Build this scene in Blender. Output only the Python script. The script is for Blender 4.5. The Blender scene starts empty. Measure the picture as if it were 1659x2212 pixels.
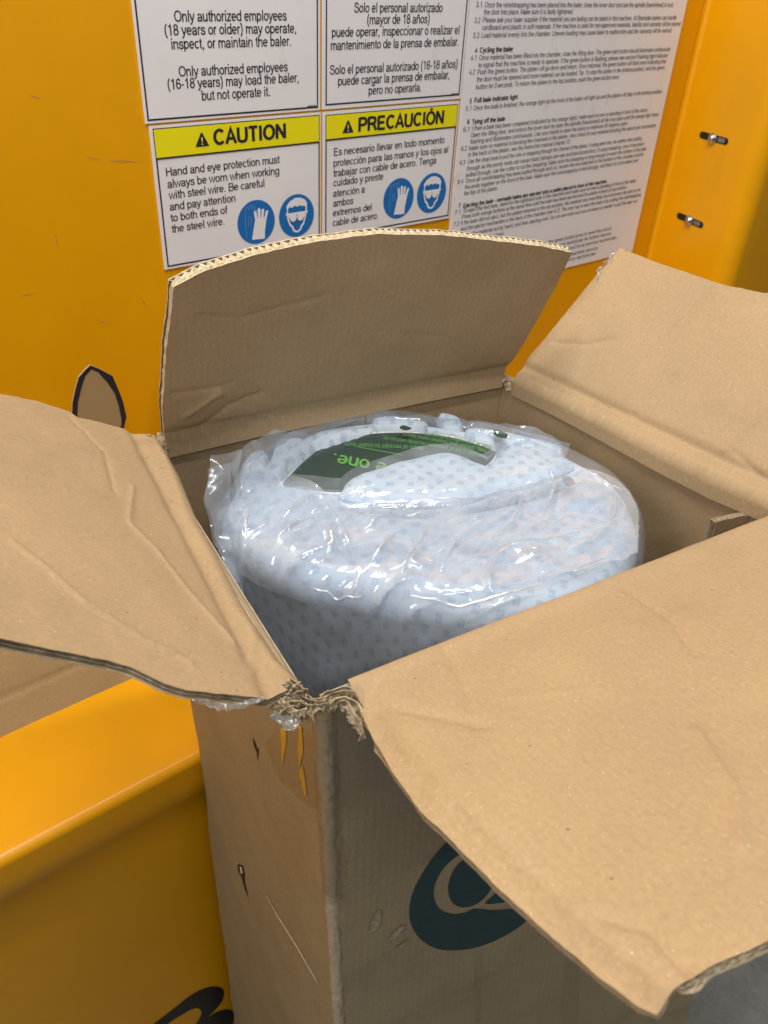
import bpy, bmesh, math, random
import numpy as np
from mathutils import Vector, Matrix, noise
from mathutils.bvhtree import BVHTree
from mathutils.geometry import delaunay_2d_cdt

random.seed(7)
rng = np.random.default_rng(7)
scene = bpy.context.scene
COL = scene.collection

# ------------------------------------------------------------------ camera
HC = 1.88                                   # camera height above the floor
W2, H2 = 1659.0, 2212.0
PPX, PPY = 829.5, 1106.0
F_PX = 1759.44
_R = np.array([[0.79010134, -0.3236738, 0.52055273],
               [-0.6113219, -0.47842583, 0.63039214],
               [0.04500445, -0.81629896, -0.57587377]])   # columns: image right, image down, forward
CAM = np.array([0.0, 0.0, HC])
cam_data = bpy.data.cameras.new("camera")
cam = bpy.data.objects.new("camera", cam_data)
COL.objects.link(cam)
m = Matrix.Identity(4)
for r in range(3):
    m[r][0] = _R[r][0]
    m[r][1] = -_R[r][1]
    m[r][2] = -_R[r][2]
    m[r][3] = CAM[r]
cam.matrix_world = m
cam_data.sensor_fit = 'VERTICAL'
cam_data.sensor_height = 36.0
cam_data.lens = 36.0 * F_PX / H2
cam_data.clip_start = 0.02
cam_data.clip_end = 60
cam_data.dof.use_dof = True
cam_data.dof.focus_distance = 0.80
cam_data.dof.aperture_fstop = 11.0
scene.camera = cam

# ------------------------------------------------------------------ world, lamps, exposure
world = bpy.data.worlds.new("World")
scene.world = world
world.use_nodes = True
bg = world.node_tree.nodes["Background"]
bg.inputs[0].default_value = (0.86, 0.93, 1.0, 1)
bg.inputs[1].default_value = 0.17


def area(name, loc, target, sx, sy, power, color=(1, 0.97, 0.92)):
    ld = bpy.data.lights.new(name, 'AREA')
    ld.shape = 'RECTANGLE'
    ld.size, ld.size_y = sx, sy
    ld.energy = power
    ld.color = color
    o = bpy.data.objects.new(name, ld)
    o.location = loc
    d = Vector(target) - Vector(loc)
    o.rotation_euler = d.to_track_quat('-Z', 'Y').to_euler()
    COL.objects.link(o)
    return o


area("ceiling_lamp", (0.10, 0.82, HC + 1.95), (0.25, 0.55, HC - .4), 1.3, 0.14, 40, (1, 0.95, 0.88))
area("ceiling_lamp", (0.20, 0.00, HC + 1.95), (0.3, 0.6, HC - .2), 1.3, 0.14, 42, (1, 0.96, 0.90))
area("ceiling_lamp", (-2.4, -0.1, HC + 1.05), (0.3, 0.7, HC - .3), 0.14, 1.3, 36, (1, 0.97, 0.93))
area("ceiling_lamp", (-0.5, -1.7, HC + 2.0), (0.4, 0.9, HC - .1), 1.2, 0.05, 16, (1, 0.97, 0.93))
scene.view_settings.view_transform = 'Standard'
scene.view_settings.look = 'None'
scene.view_settings.exposure = 0.0
scene.view_settings.gamma = 1.0
scene.render.engine = 'CYCLES'
scene.cycles.max_bounces = 10
scene.cycles.transparent_max_bounces = 16


# ------------------------------------------------------------------ measuring helpers (photo point -> place on a real plane)
def ray(p):
    d = np.array([p[0] - PPX, p[1] - PPY, F_PX])
    d = _R @ d
    return d / np.linalg.norm(d)


def on_z(p, z):
    d = ray(p)
    return CAM + d * ((z - HC) / d[2])


def on_y(p, y):
    d = ray(p)
    return CAM + d * (y / d[1])


def on_plane(p, q, n):
    d = ray(p)
    return CAM + d * (((q - CAM) @ n) / (d @ n))


def proj(P):
    c = _R.T @ (np.array(P) - CAM)
    return np.array([PPX + F_PX * c[0] / c[2], PPY + F_PX * c[1] / c[2]])


# ------------------------------------------------------------------ object helpers
def link(o, parent=None):
    COL.objects.link(o)
    if parent:
        o.parent = parent
        o.matrix_parent_inverse = Matrix.Identity(4)
    return o


def empty(name, loc, label, cat, group=None):
    o = bpy.data.objects.new(name, None)
    o.empty_display_size = 0.05
    o.location = loc
    tag(o, label, cat, group)
    COL.objects.link(o)
    return o


def tag(o, label=None, cat=None, group=None, kind=None):
    if label: o['label'] = label
    if cat: o['category'] = cat
    if group: o['group'] = group
    if kind: o['kind'] = kind


def world_origin(o):
    v = Vector((0, 0, 0))
    while o:
        v = v + o.location
        o = o.parent
    return v


def mesh_obj(name, verts, faces, mat, parent=None, smooth=True, uv=None, mats=None, fmat=None):
    """verts in world metres; the mesh is stored relative to its parent."""
    off = np.array(world_origin(parent)) if parent else np.zeros(3)
    V = np.asarray(verts, float) - off
    me = bpy.data.meshes.new(name)
    me.from_pydata(V.tolist(), [], faces)
    if mats:
        for mm in mats: me.materials.append(mm)
        if fmat is not None: me.polygons.foreach_set('material_index', fmat)
    else:
        me.materials.append(mat)
    if uv is not None:
        ul = me.uv_layers.new(name="UVMap")
        li = np.zeros(len(me.loops), int)
        me.loops.foreach_get('vertex_index', li)
        ul.data.foreach_set('uv', np.asarray(uv, float)[li].ravel())
    if smooth:
        me.polygons.foreach_set('use_smooth', [True] * len(me.polygons))
    me.update()
    o = bpy.data.objects.new(name, me)
    link(o, parent)
    return o


def grid_faces(nu, nv, wrap=False, base=0, flip=False):
    f = []
    for i in range(nu if wrap else nu - 1):
        i2 = (i + 1) % nu
        for j in range(nv - 1):
            q = [base + i * nv + j, base + i2 * nv + j, base + i2 * nv + j + 1, base + i * nv + j + 1]
            f.append(q[::-1] if flip else q)
    return f


def nz(P, s, seed=0.0):
    """perlin noise of an (n,3) array"""
    return np.array([noise.noise(Vector((p[0] * s + seed, p[1] * s - seed * 0.7, p[2] * s + seed * 1.3))) for p in P])


def resample(P, n, smoothp=True):
    P = np.asarray(P, float)
    L = np.r_[0, np.cumsum(np.linalg.norm(np.diff(P, axis=0), axis=1))]
    t = np.linspace(0, L[-1], n)
    return np.stack([np.interp(t, L, P[:, k]) for k in range(P.shape[1])], 1)


def box_mesh(bm, x0, x1, y0, y1, z0, z1, bevel=0.0):
    r = bmesh.ops.create_cube(bm, size=1)
    for v in r['verts']:
        v.co = Vector(((x0 + x1) / 2 + v.co.x * (x1 - x0), (y0 + y1) / 2 + v.co.y * (y1 - y0), (z0 + z1) / 2 + v.co.z * (z1 - z0)))
    if bevel:
        es = list({e for v in r['verts'] for e in v.link_edges})
        bmesh.ops.bevel(bm, geom=es, offset=bevel, segments=3, affect='EDGES', profile=0.5)


def bm_obj(name, bm, mat, parent=None, smooth=False):
    off = world_origin(parent) if parent else Vector((0, 0, 0))
    for v in bm.verts: v.co -= off
    me = bpy.data.meshes.new(name)
    bm.to_mesh(me)
    bm.free()
    me.materials.append(mat)
    if smooth: me.polygons.foreach_set('use_smooth', [True] * len(me.polygons))
    o = bpy.data.objects.new(name, me)
    return link(o, parent)


# ------------------------------------------------------------------ materials
class NT:
    def __init__(s, name):
        s.m = bpy.data.materials.new(name)
        s.m.use_nodes = True
        s.t = s.m.node_tree
        s.t.nodes.clear()
        s.out = s.n('ShaderNodeOutputMaterial')

    def n(s, typ, **kw):
        x = s.t.nodes.new(typ)
        for k, v in kw.items():
            if k.startswith('i_'):
                key = k[2:]
                x.inputs[int(key) if key.isdigit() else key.replace('_', ' ')].default_value = v
            else:
                setattr(x, k, v)
        return x

    def l(s, a, b):
        s.t.links.new(a, b)

    def math(s, op, a, b=None, clamp=False):
        x = s.n('ShaderNodeMath', operation=op, use_clamp=clamp)
        for i, q in enumerate((a, b)):
            if q is None: continue
            if isinstance(q, (int, float)): x.inputs[i].default_value = q
            else: s.l(q, x.inputs[i])
        return x.outputs[0]

    def mix(s, fac, a, b, mode='MIX'):
        x = s.n('ShaderNodeMix', data_type='RGBA', blend_type=mode)
        for i, q in ((0, fac), (6, a), (7, b)):
            if isinstance(q, (int, float)): x.inputs[i].default_value = q
            elif isinstance(q, tuple): x.inputs[i].default_value = (*q, 1) if len(q) == 3 else q
            else: s.l(q, x.inputs[i])
        return x.outputs[2]

    def noise(s, vec, scale, detail=3, rough=0.55, dist=0.0):
        x = s.n('ShaderNodeTexNoise')
        x.inputs['Scale'].default_value = scale
        x.inputs['Detail'].default_value = detail
        x.inputs['Roughness'].default_value = rough
        x.inputs['Distortion'].default_value = dist
        if vec is not None: s.l(vec, x.inputs['Vector'])
        return x.outputs['Fac']

    def ramp(s, fac, lo, hi):
        x = s.n('ShaderNodeMapRange')
        x.inputs['From Min'].default_value = lo
        x.inputs['From Max'].default_value = hi
        x.clamp = True
        s.l(fac, x.inputs['Value'])
        return x.outputs[0]

    def mapping(s, vec, scale=(1, 1, 1), rot=(0, 0, 0), loc=(0, 0, 0)):
        x = s.n('ShaderNodeMapping')
        x.inputs['Scale'].default_value = scale
        x.inputs['Rotation'].default_value = rot
        x.inputs['Location'].default_value = loc
        s.l(vec, x.inputs['Vector'])
        return x.outputs[0]

    def bump(s, h, strength, dist, normal=None):
        x = s.n('ShaderNodeBump')
        x.inputs['Strength'].default_value = strength
        x.inputs['Distance'].default_value = dist
        s.l(h, x.inputs['Height'])
        if normal is not None: s.l(normal, x.inputs['Normal'])
        return x.outputs[0]

    def principled(s, color, rough=0.5, spec=0.5, normal=None, **kw):
        x = s.n('ShaderNodeBsdfPrincipled')
        if isinstance(color, tuple): x.inputs['Base Color'].default_value = (*color, 1)
        else: s.l(color, x.inputs['Base Color'])
        if isinstance(rough, (int, float)): x.inputs['Roughness'].default_value = rough
        else: s.l(rough, x.inputs['Roughness'])
        x.inputs['Specular IOR Level'].default_value = spec
        if normal is not None: s.l(normal, x.inputs['Normal'])
        for k, v in kw.items(): x.inputs[k.replace('_', ' ')].default_value = v
        s.l(x.outputs[0], s.out.inputs[0])
        return x

    def obj(s):
        return s.n('ShaderNodeTexCoord').outputs['Object']

    def uvc(s):
        return s.n('ShaderNodeTexCoord').outputs['UV']


def kraft(name, base, dark=0.90, light=1.07, flute=0.15, scuff=0.0, coat=0.25, glossy=0.78):
    """paper liner: fibres, specks, faint flute lines; texture space = the sheet's own metres"""
    k = NT(name)
    uv = k.uvc()
    lo = tuple(c * dark for c in base)
    hi = tuple(min(1, c * light) for c in base)
    c = k.mix(k.ramp(k.noise(uv, 9, 4, 0.6), 0.3, 0.7), lo, hi)
    fib = k.noise(k.mapping(uv, (520, 160, 1)), 1.0, 4, 0.65)
    c = k.mix(k.math('MULTIPLY', k.ramp(fib, 0.40, 0.68), 0.45), c, tuple(min(1, b * 1.25) for b in base))
    gr = k.noise(uv, 330, 3, 0.7)
    c = k.mix(k.math('MULTIPLY', k.ramp(gr, 0.42, 0.68), 0.42), c, tuple(b * 0.72 for b in base))
    sp = k.noise(k.mapping(uv, (1, 1, 1), (0, 0, .4)), 700, 1, 0.4)
    c = k.mix(k.math('MULTIPLY', k.ramp(sp, 0.735, 0.77), 0.75), c, (0.80, 0.66, 0.48))
    vo = k.n('ShaderNodeTexVoronoi')
    vo.inputs['Scale'].default_value = 48
    k.l(uv, vo.inputs['Vector'])
    c = k.mix(k.math('MULTIPLY', k.ramp(vo.outputs['Distance'], 0.055, 0.035), 0.6), c, tuple(b * 0.22 for b in base))
    # stains and rubbed patches with shapes of their own
    st = k.noise(k.mapping(uv, (3.0, 7.0, 1)), 1.6, 5, 0.65, 0.6)
    c = k.mix(k.math('MULTIPLY', k.ramp(st, 0.52, 0.70), 0.20 + scuff), c, tuple(b * 0.70 for b in base))
    wv = k.n('ShaderNodeTexWave', wave_type='BANDS', bands_direction='X')
    wv.inputs['Scale'].default_value = 42
    wv.inputs['Distortion'].default_value = 1.4
    wv.inputs['Detail Scale'].default_value = 0.3
    k.l(uv, wv.inputs['Vector'])
    c = k.mix(k.math('MULTIPLY', k.ramp(wv.outputs['Fac'], 0.0, 1.0), 0.05 * (flute / .25)), c, tuple(b * 0.82 for b in base))
    n1 = k.bump(wv.outputs['Fac'], flute, 0.0006)
    n2 = k.bump(k.noise(uv, 26, 5, 0.6), 0.4, 0.0018, n1)
    n3 = k.bump(fib, 0.35, 0.0005, n2)
    k.principled(c, glossy, coat, n3)
    return k.m


M = {}
KB = (0.362, 0.259, 0.148)
M['kraft'] = kraft('kraft_inside', KB)
M['kraft_out'] = kraft('kraft_outside', (0.295, 0.222, 0.122), scuff=0.25, coat=0.35, glossy=0.6)
M['kraft_front'] = kraft('kraft_printed_side', (0.31, 0.235, 0.140), scuff=0.48, coat=0.4, glossy=0.5)
M['kraft_sheet'] = kraft('kraft_sheet', (0.36, 0.245, 0.115))
k = NT('cut_edge')
ob = k.obj()
k.principled(k.mix(k.ramp(k.noise(ob, 260, 4, .6), .35, .65), (0.44, 0.36, 0.235), (0.70, 0.61, 0.44)), 0.85, 0.2)
M['edge'] = k.m
k = NT('torn_pulp')
ob = k.obj()
k.principled(k.mix(k.ramp(k.noise(ob, 180, 5, .7), .35, .65), (0.20, 0.16, 0.105), (0.48, 0.385, 0.26)), 0.9, 0.15,
             k.bump(k.noise(ob, 300, 4, .7), .8, .001))
M['pulp'] = k.m
k = NT('torn_ply')
ob = k.obj()
k.principled(k.mix(k.ramp(k.noise(ob, 200, 4, .6), .35, .65), (0.34, 0.27, 0.17), (0.58, 0.47, 0.31)), 0.9, 0.15)
M['edge_dull'] = k.m
M['kraft_worn'] = kraft('kraft_worn_edge', (0.40, 0.325, 0.222), scuff=.35)
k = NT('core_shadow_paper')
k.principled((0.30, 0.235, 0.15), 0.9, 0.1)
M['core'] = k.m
k = NT('core_hollow_shade')
k.principled((0.12, 0.09, 0.055), 0.9, 0.1)  # darker copy of the core tone, painted shade deep in the flutes
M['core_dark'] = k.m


def paint(name, base, rough=0.34):
    k = NT(name)
    ob = k.obj()
    d = k.noise(ob, 3.5, 4, .6)
    c = k.mix(k.ramp(d, .3, .75), base, tuple(b * .88 for b in base))
    sm = k.noise(k.mapping(ob, (6, 6, 2.2)), 2.0, 6, .7, 1.2)
    c = k.mix(k.math('MULTIPLY', k.ramp(sm, .60, .72), .09), c, (0.20, 0.11, 0.02))
    vo = k.n('ShaderNodeTexVoronoi')
    vo.inputs['Scale'].default_value = 7
    k.l(ob, vo.inputs['Vector'])
    c = k.mix(k.math('MULTIPLY', k.ramp(vo.outputs['Distance'], .030, .012), .55), c, (0.16, 0.10, 0.03))
    n1 = k.bump(k.noise(ob, 420, 2, .5), .12, .0004)
    n2 = k.bump(k.noise(ob, 5, 2, .5), .25, .004, n1)
    k.principled(c, k.ramp(k.noise(ob, 7, 3), -1.0, 2.3) if rough is None else rough, .36, n2)
    return k.m


M['yellow'] = paint('yellow_machine_paint', (0.765, 0.350, 0.001))
k = NT('sign_vinyl')
ob = k.obj()
c = k.mix(k.ramp(k.noise(ob, 6, 4), .3, .7), (0.74, 0.73, 0.76), (0.80, 0.79, 0.81))
sm = k.noise(k.mapping(ob, (9, 9, 4)), 2.4, 6, .75, 1.0)
c = k.mix(k.math('MULTIPLY', k.ramp(sm, .60, .74), .45), c, (0.42, 0.39, 0.36))
k.principled(c, 0.42, .4)
M['sign'] = k.m
k = NT('sign_yellow')
ob = k.obj()
c = k.mix(k.math('MULTIPLY', k.ramp(k.noise(k.mapping(ob, (9, 9, 4)), 2.4, 6, .75, 1.0), .60, .74), .4), (0.80, 0.72, 0.006), (0.4, 0.36, .05))
k.principled(c, 0.42, .4)
M['sign_yellow'] = k.m


def plain(name, col, rough=0.5, spec=0.4, **kw):
    k = NT(name)
    k.principled(col, rough, spec, None, **kw)
    return k.m


M['ink'] = plain('sign_ink', (0.022, 0.02, 0.03), .5)
M['ink_grey'] = plain('small_print_ink', (0.13, 0.125, 0.135), .5)
M['blue'] = plain('pictogram_blue', (0.012, 0.15, 0.47), .42)
M['white_ink'] = plain('pictogram_white', (0.76, 0.76, 0.79), .45)
M['pale_ink'] = plain('pictogram_pale_blue', (0.13, 0.28, 0.55), .45)
M['black_paint'] = plain('black_lettering', (0.016, 0.016, 0.014), .35)
M['slot'] = plain('slot_dark', (0.012, 0.01, 0.008), .7)
M['gash'] = plain('gash_dark_paper', (0.055, 0.04, 0.024), .9, .1)
M['steel'] = plain('bolt_steel', (0.55, 0.54, 0.52), .25, .5, Metallic=1.0)
M['steel_dull'] = plain('slot_backing_steel', (0.14, 0.145, 0.15), .5, .5)
M['gum'] = plain('gasket_line', (0.40, 0.22, 0.09), .7)
k = NT('concrete')
ob = k.obj()
c = k.mix(k.ramp(k.noise(ob, 14, 6, .7), .3, .7), (0.14, 0.15, 0.14), (0.23, 0.24, 0.225))
c = k.mix(k.math('MULTIPLY', k.ramp(k.noise(ob, 120, 3, .7), .55, .7), .4), c, (0.32, 0.32, 0.3))
k.principled(c, .55, .4, k.bump(k.noise(ob, 60, 4), .3, .002))
M['floor'] = k.m
k = NT('printed_teal')
ob = k.uvc()
c = k.mix(k.ramp(k.noise(ob, 60, 5, .7), .3, .7), (0.006, 0.030, 0.036), (0.012, 0.046, 0.052))
c = k.mix(k.math('MULTIPLY', k.ramp(k.noise(ob, 30, 6, .8), .66, .72), .5), c, (0.10, 0.11, 0.10))
k.principled(c, .45, .4)
M['teal'] = k.m
M['scrap_ink'] = plain('scrap_marker_black', (0.018, 0.016, 0.024), .6)
k = NT('yellow_sliver')  # flat yellow for the narrow slivers on the left side
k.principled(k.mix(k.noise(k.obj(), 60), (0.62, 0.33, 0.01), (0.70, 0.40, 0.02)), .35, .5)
M['yellow_sliver'] = k.m
k = NT('leaflet_green')
ob = k.obj()
k.principled(k.mix(k.noise(ob, 30, 3), (0.034, 0.060, 0.050), (0.044, 0.072, 0.060)), .32, .5, k.bump(k.noise(ob, 30, 3), .3, .002))
M['leaf_green'] = k.m
M['leaf_text'] = plain('leaflet_bright_green_ink', (0.13, 0.36, 0.09), .4)
M['leaf_small'] = plain('leaflet_pale_green_ink', (0.10, 0.27, 0.09), .4)
M['leaf_white'] = plain('leaflet_white_edge', (0.78, 0.80, 0.82), .5)

# knit fabric with woven blue marks
k = NT('knit_ticking')
uv = k.uvc()
sep = k.n('ShaderNodeSeparateXYZ')
warp = k.n('ShaderNodeVectorMath', operation='ADD')
nn = k.n('ShaderNodeTexNoise')
nn.inputs['Scale'].default_value = 18
k.l(uv, nn.inputs['Vector'])
sc = k.n('ShaderNodeVectorMath', operation='SCALE')
sc.inputs['Scale'].default_value = 0.012
k.l(nn.outputs['Color'], sc.inputs[0])
k.l(uv, warp.inputs[0]); k.l(sc.outputs[0], warp.inputs[1])
k.l(warp.outputs[0], sep.inputs[0])
PX_, PY_ = 0.020, 0.0125
row = k.math('FLOOR', k.math('DIVIDE', sep.outputs[1], PY_))
odd = k.math('MULTIPLY', k.math('MODULO', k.math('ABSOLUTE', row), 2.0), 0.5)
fx = k.math('FRACT', k.math('ADD', k.math('DIVIDE', sep.outputs[0], PX_), k.math('ADD', odd, 50.0)))
fy = k.math('FRACT', k.math('ADD', k.math('DIVIDE', sep.outputs[1], PY_), 50.0))
ax = k.math('ABSOLUTE', k.math('SUBTRACT', fx, 0.5))
ay = k.math('ABSOLUTE', k.math('SUBTRACT', fy, 0.5))
mx = k.ramp(ax, 0.20, 0.13)
my = k.ramp(ay, 0.36, 0.28)
mark = k.math('MULTIPLY', mx, my)
brk = k.ramp(k.noise(uv, 330, 2, .6), 0.34, 0.56)
mark2 = k.math('MULTIPLY', mark, k.math('ADD', k.math('MULTIPLY', brk, .65), .35))
c = k.mix(k.ramp(k.noise(uv, 25, 3), .3, .7), (0.48, 0.55, 0.615), (0.54, 0.61, 0.675))
c = k.mix(k.math('MULTIPLY', mark2, .48), c, (0.20, 0.28, 0.43))
nb = k.bump(k.noise(uv, 520, 2, .6), .35, .0008)
nb = k.bump(mark, -.3, .0010, nb)
nb = k.bump(k.noise(uv, 22, 3), .5, .006, nb)
k.principled(c, .85, .2, nb)
M['knit'] = k.m

# clear film: mostly see-through, a little milk, sharp reflections
def film(name, milk=0.14, gloss=0.10, rough=0.06, bumpd=0.003, tint=(0.93, 0.96, 1.0), col=(0.62, 0.69, 0.78)):
    k = NT(name)
    uv = k.obj()
    w1 = k.noise(k.mapping(uv, (4, 15, 10), (.3, .4, .75)), 1.0, 1, .4, .8)
    rid = k.ramp(k.math('ABSOLUTE', k.math('SUBTRACT', w1, .5)), 0.0, .045)
    n1 = k.bump(rid, .55, bumpd)
    w4 = k.noise(k.mapping(uv, (6, 30, 18), (.3, .4, .9)), 1.0, 2, .5, .9)
    n2 = k.bump(k.ramp(k.math('ABSOLUTE', k.math('SUBTRACT', w4, .5)), 0.0, .09), .5, bumpd * .55, n1)
    tr = k.n('ShaderNodeBsdfTransparent')
    tr.inputs[0].default_value = (*tint, 1)
    df = k.n('ShaderNodeBsdfDiffuse')
    df.inputs[0].default_value = (*col, 1)
    tl = k.n('ShaderNodeBsdfTranslucent')
    tl.inputs[0].default_value = (*col, 1)
    gl = k.n('ShaderNodeBsdfGlossy')
    gl.inputs['Roughness'].default_value = rough
    gl.inputs[0].default_value = (1, 1, 1, 1)
    k.l(n2, gl.inputs['Normal'])
    m0 = k.n('ShaderNodeMixShader')
    m0.inputs[0].default_value = .15
    k.l(df.outputs[0], m0.inputs[1]); k.l(tl.outputs[0], m0.inputs[2])
    m1 = k.n('ShaderNodeMixShader')
    mf = k.math('ADD', k.math('MULTIPLY', k.ramp(k.noise(uv, 14, 4, .6, .5), .35, .75), milk * 1.3), milk * .45)
    k.l(mf, m1.inputs[0])
    k.l(tr.outputs[0], m1.inputs[1]); k.l(m0.outputs[0], m1.inputs[2])
    fr = k.n('ShaderNodeFresnel')
    fr.inputs['IOR'].default_value = 1.45
    k.l(n2, fr.inputs['Normal'])
    m2 = k.n('ShaderNodeMixShader')
    k.l(k.math('MINIMUM', k.math('ADD', k.math('MULTIPLY', fr.outputs[0], .5), gloss), .11), m2.inputs[0])
    k.l(m1.outputs[0], m2.inputs[1]); k.l(gl.outputs[0], m2.inputs[2])
    k.l(m2.outputs[0], k.out.inputs[0])
    return k.m


M['film'] = film('clear_plastic_film', milk=.16, gloss=.015, rough=.05, bumpd=.0019)
M['film_over'] = film('gathered_plastic_film', milk=.30, gloss=.02, rough=.05, bumpd=.0019)
k = NT('creased_plastic_film')
tr = k.n('ShaderNodeBsdfTransparent'); tr.inputs[0].default_value = (.97, .98, 1, 1)
gl = k.n('ShaderNodeBsdfGlossy'); gl.inputs['Roughness'].default_value = .20
dfc = k.n('ShaderNodeBsdfDiffuse'); dfc.inputs[0].default_value = (.78, .82, .88, 1)  # whitish diffuse mixed in so fold lines read as highlights
m00 = k.n('ShaderNodeMixShader'); m00.inputs[0].default_value = .30
k.l(tr.outputs[0], m00.inputs[1]); k.l(dfc.outputs[0], m00.inputs[2])
mm = k.n('ShaderNodeMixShader'); mm.inputs[0].default_value = .30
k.l(m00.outputs[0], mm.inputs[1]); k.l(gl.outputs[0], mm.inputs[2]); k.l(mm.outputs[0], k.out.inputs[0])
M['film_crease_glint'] = k.m
M['film_fold'] = film('folded_plastic_film', milk=.26, gloss=.03, rough=.10, bumpd=.0016)
M['tape'] = film('clear_packing_tape', milk=.05, gloss=.04, rough=.16, bumpd=.0018, tint=(.93, .90, .86), col=(.58, .56, .52))
M['tape_flat'] = film('flat_packing_tape', milk=.03, gloss=.0, rough=.30, bumpd=.0006, tint=(.93, .90, .86), col=(.58, .56, .52))
M['tape_white'] = film('crumpled_clear_tape', milk=.14, gloss=.02, rough=.16, bumpd=.003, col=(.58, .56, .52))

# ------------------------------------------------------------------ setting: floor
fl = mesh_obj('floor', [(-12, -12, 0), (12, -12, 0), (12, 12, 0), (-12, 12, 0)], [(0, 1, 2, 3)], M['floor'], smooth=False)
tag(fl, kind='structure')

# ------------------------------------------------------------------ the baler
DW = 1.05            # distance of the machine's back plate
ZL = HC - 0.93       # height of the ledge
baler = empty('baling_press', (0.3, DW, 0), 'big yellow painted baling press with warning labels and a ledge behind the open carton', 'baler')

XF = on_y((1400, 560), DW)[0]        # fold between back plate and side plate


def extrude_profile(name, pts, axis, a0, a1, thick, mat, parent, n=2):
    """thin sheet metal: open polyline with thickness, extruded along an axis ('x' or 'z')"""
    P = np.array(pts, float)
    d = np.gradient(P, axis=0)
    nr = np.stack([-d[:, 1], d[:, 0]], 1)
    nr /= np.linalg.norm(nr, axis=1)[:, None]
    Q = P + nr * thick
    loop = np.r_[P, Q[::-1]]
    V = []
    for t in np.linspace(a0, a1, n):
        for p in loop:
            V.append((t, p[0], p[1]) if axis == 'x' else (p[0], p[1], t))
    k_ = len(loop)
    Fc = []
    for s in range(n - 1):
        for i in range(k_):
            j = (i + 1) % k_
            Fc.append([s * k_ + i, s * k_ + j, (s + 1) * k_ + j, (s + 1) * k_ + i])
    Fc.append(list(range(k_)))
    Fc.append([(n - 1) * k_ + i for i in range(k_)][::-1])
    o = mesh_obj(name, V, Fc, mat, parent, smooth=True)
    bm = bmesh.new(); bm.from_mesh(o.data); bmesh.ops.recalc_face_normals(bm, faces=bm.faces)
    for e in bm.edges:
        if len(e.link_faces) == 2 and e.calc_face_angle(0) > math.radians(35): e.smooth = False
    bm.to_mesh(o.data); bm.free()
    return o


def arc2(c, r, a0, a1, n=8):
    return [(c[0] + r * math.cos(t), c[1] + r * math.sin(t)) for t in np.linspace(math.radians(a0), math.radians(a1), n)]


bm = bmesh.new()
box_mesh(bm, -2.2, XF - 0.012, DW, DW + 0.03, ZL - 0.05, 3.3)
bm_obj('back_panel', bm, M['yellow'], baler)
# side plate, bent at the fold and running towards the camera, with a return at its near end
AZ = math.radians(81)
wd = np.array([-math.cos(AZ), -math.sin(AZ)])
e1 = ray((1576, 612))
t_ = None
fold = np.array([XF, DW])
A_ = np.stack([e1[:2], -wd], 1)
sol = np.linalg.solve(A_, fold)
WL = float(sol[1]) - .050                   # length of the side plate
end = fold + wd * WL
perp = np.array([-wd[1], wd[0]])
perp = perp if perp[0] > 0 else -perp
prof = [(XF - 0.010, DW), (XF - 0.004, DW - 0.002), (XF - 0.001, DW - 0.008)]
for s in np.linspace(0.03, 0.93, 6): prof.append(tuple(fold + wd * WL * s))
for t in np.linspace(0, 1, 9):
    a = t * math.radians(99)
    r_ = 0.035
    prof.append(tuple(end - wd * 0.0 + wd * r_ * math.sin(a) + perp * r_ * (1 - math.cos(a))))
last = np.array(prof[-1])
for s in (0.1, 0.3, 0.6): prof.append(tuple(last + (perp * .987 - wd * .16) * s * 2))
side = extrude_profile('side_panel', prof, 'z', ZL - 0.4, 3.3, 0.004, M['yellow'], baler)


def side_pt(px):
    n = np.array([wd[1], -wd[0], 0.0])
    return on_plane(px, np.array([fold[0], fold[1], 1.0]), n)


NS = np.array([-wd[1], wd[0], 0.0]); NS = NS if NS[0] < 0 else -NS
D3 = np.array([wd[0], wd[1], 0.0])
UP = np.array([0, 0, 1.0])


def stadium(c, ex, ey, lx, ly, n=10):
    P = []
    for s, a0 in ((1, -90), (-1, 90)):
        for t in np.linspace(a0, a0 + 180, n):
            a = math.radians(t)
            P.append(c + ex * (s * (lx - ly) + ly * math.cos(a)) + ey * ly * math.sin(a))
    return np.array(P)


def poly_prism(name, P, nrm, th, mat, parent):
    P = np.asarray(P); n = len(P)
    V = np.r_[P, P + nrm * th]
    Fc = [list(range(n, 2 * n)), list(range(n))[::-1]] + [[i, (i + 1) % n, n + (i + 1) % n, n + i] for i in range(n)]
    return mesh_obj(name, V, Fc, mat, parent, smooth=False)


def dome(name, c, nrm, r, h, mat, parent, flat=0.0):
    n0 = np.array(nrm) / np.linalg.norm(nrm)
    a = np.cross(n0, UP); a /= np.linalg.norm(a); b = np.cross(n0, a)
    V, nu, nv = [], 20, 7
    for i in range(nu):
        t = 2 * math.pi * i / nu
        for j in range(nv):
            q = j / (nv - 1) * math.pi / 2
            V.append(c + (a * math.cos(t) + b * math.sin(t)) * r * math.cos(q) + n0 * h * math.sin(q))
    return mesh_obj(name, V, grid_faces(nu, nv, True), mat, parent)


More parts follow.
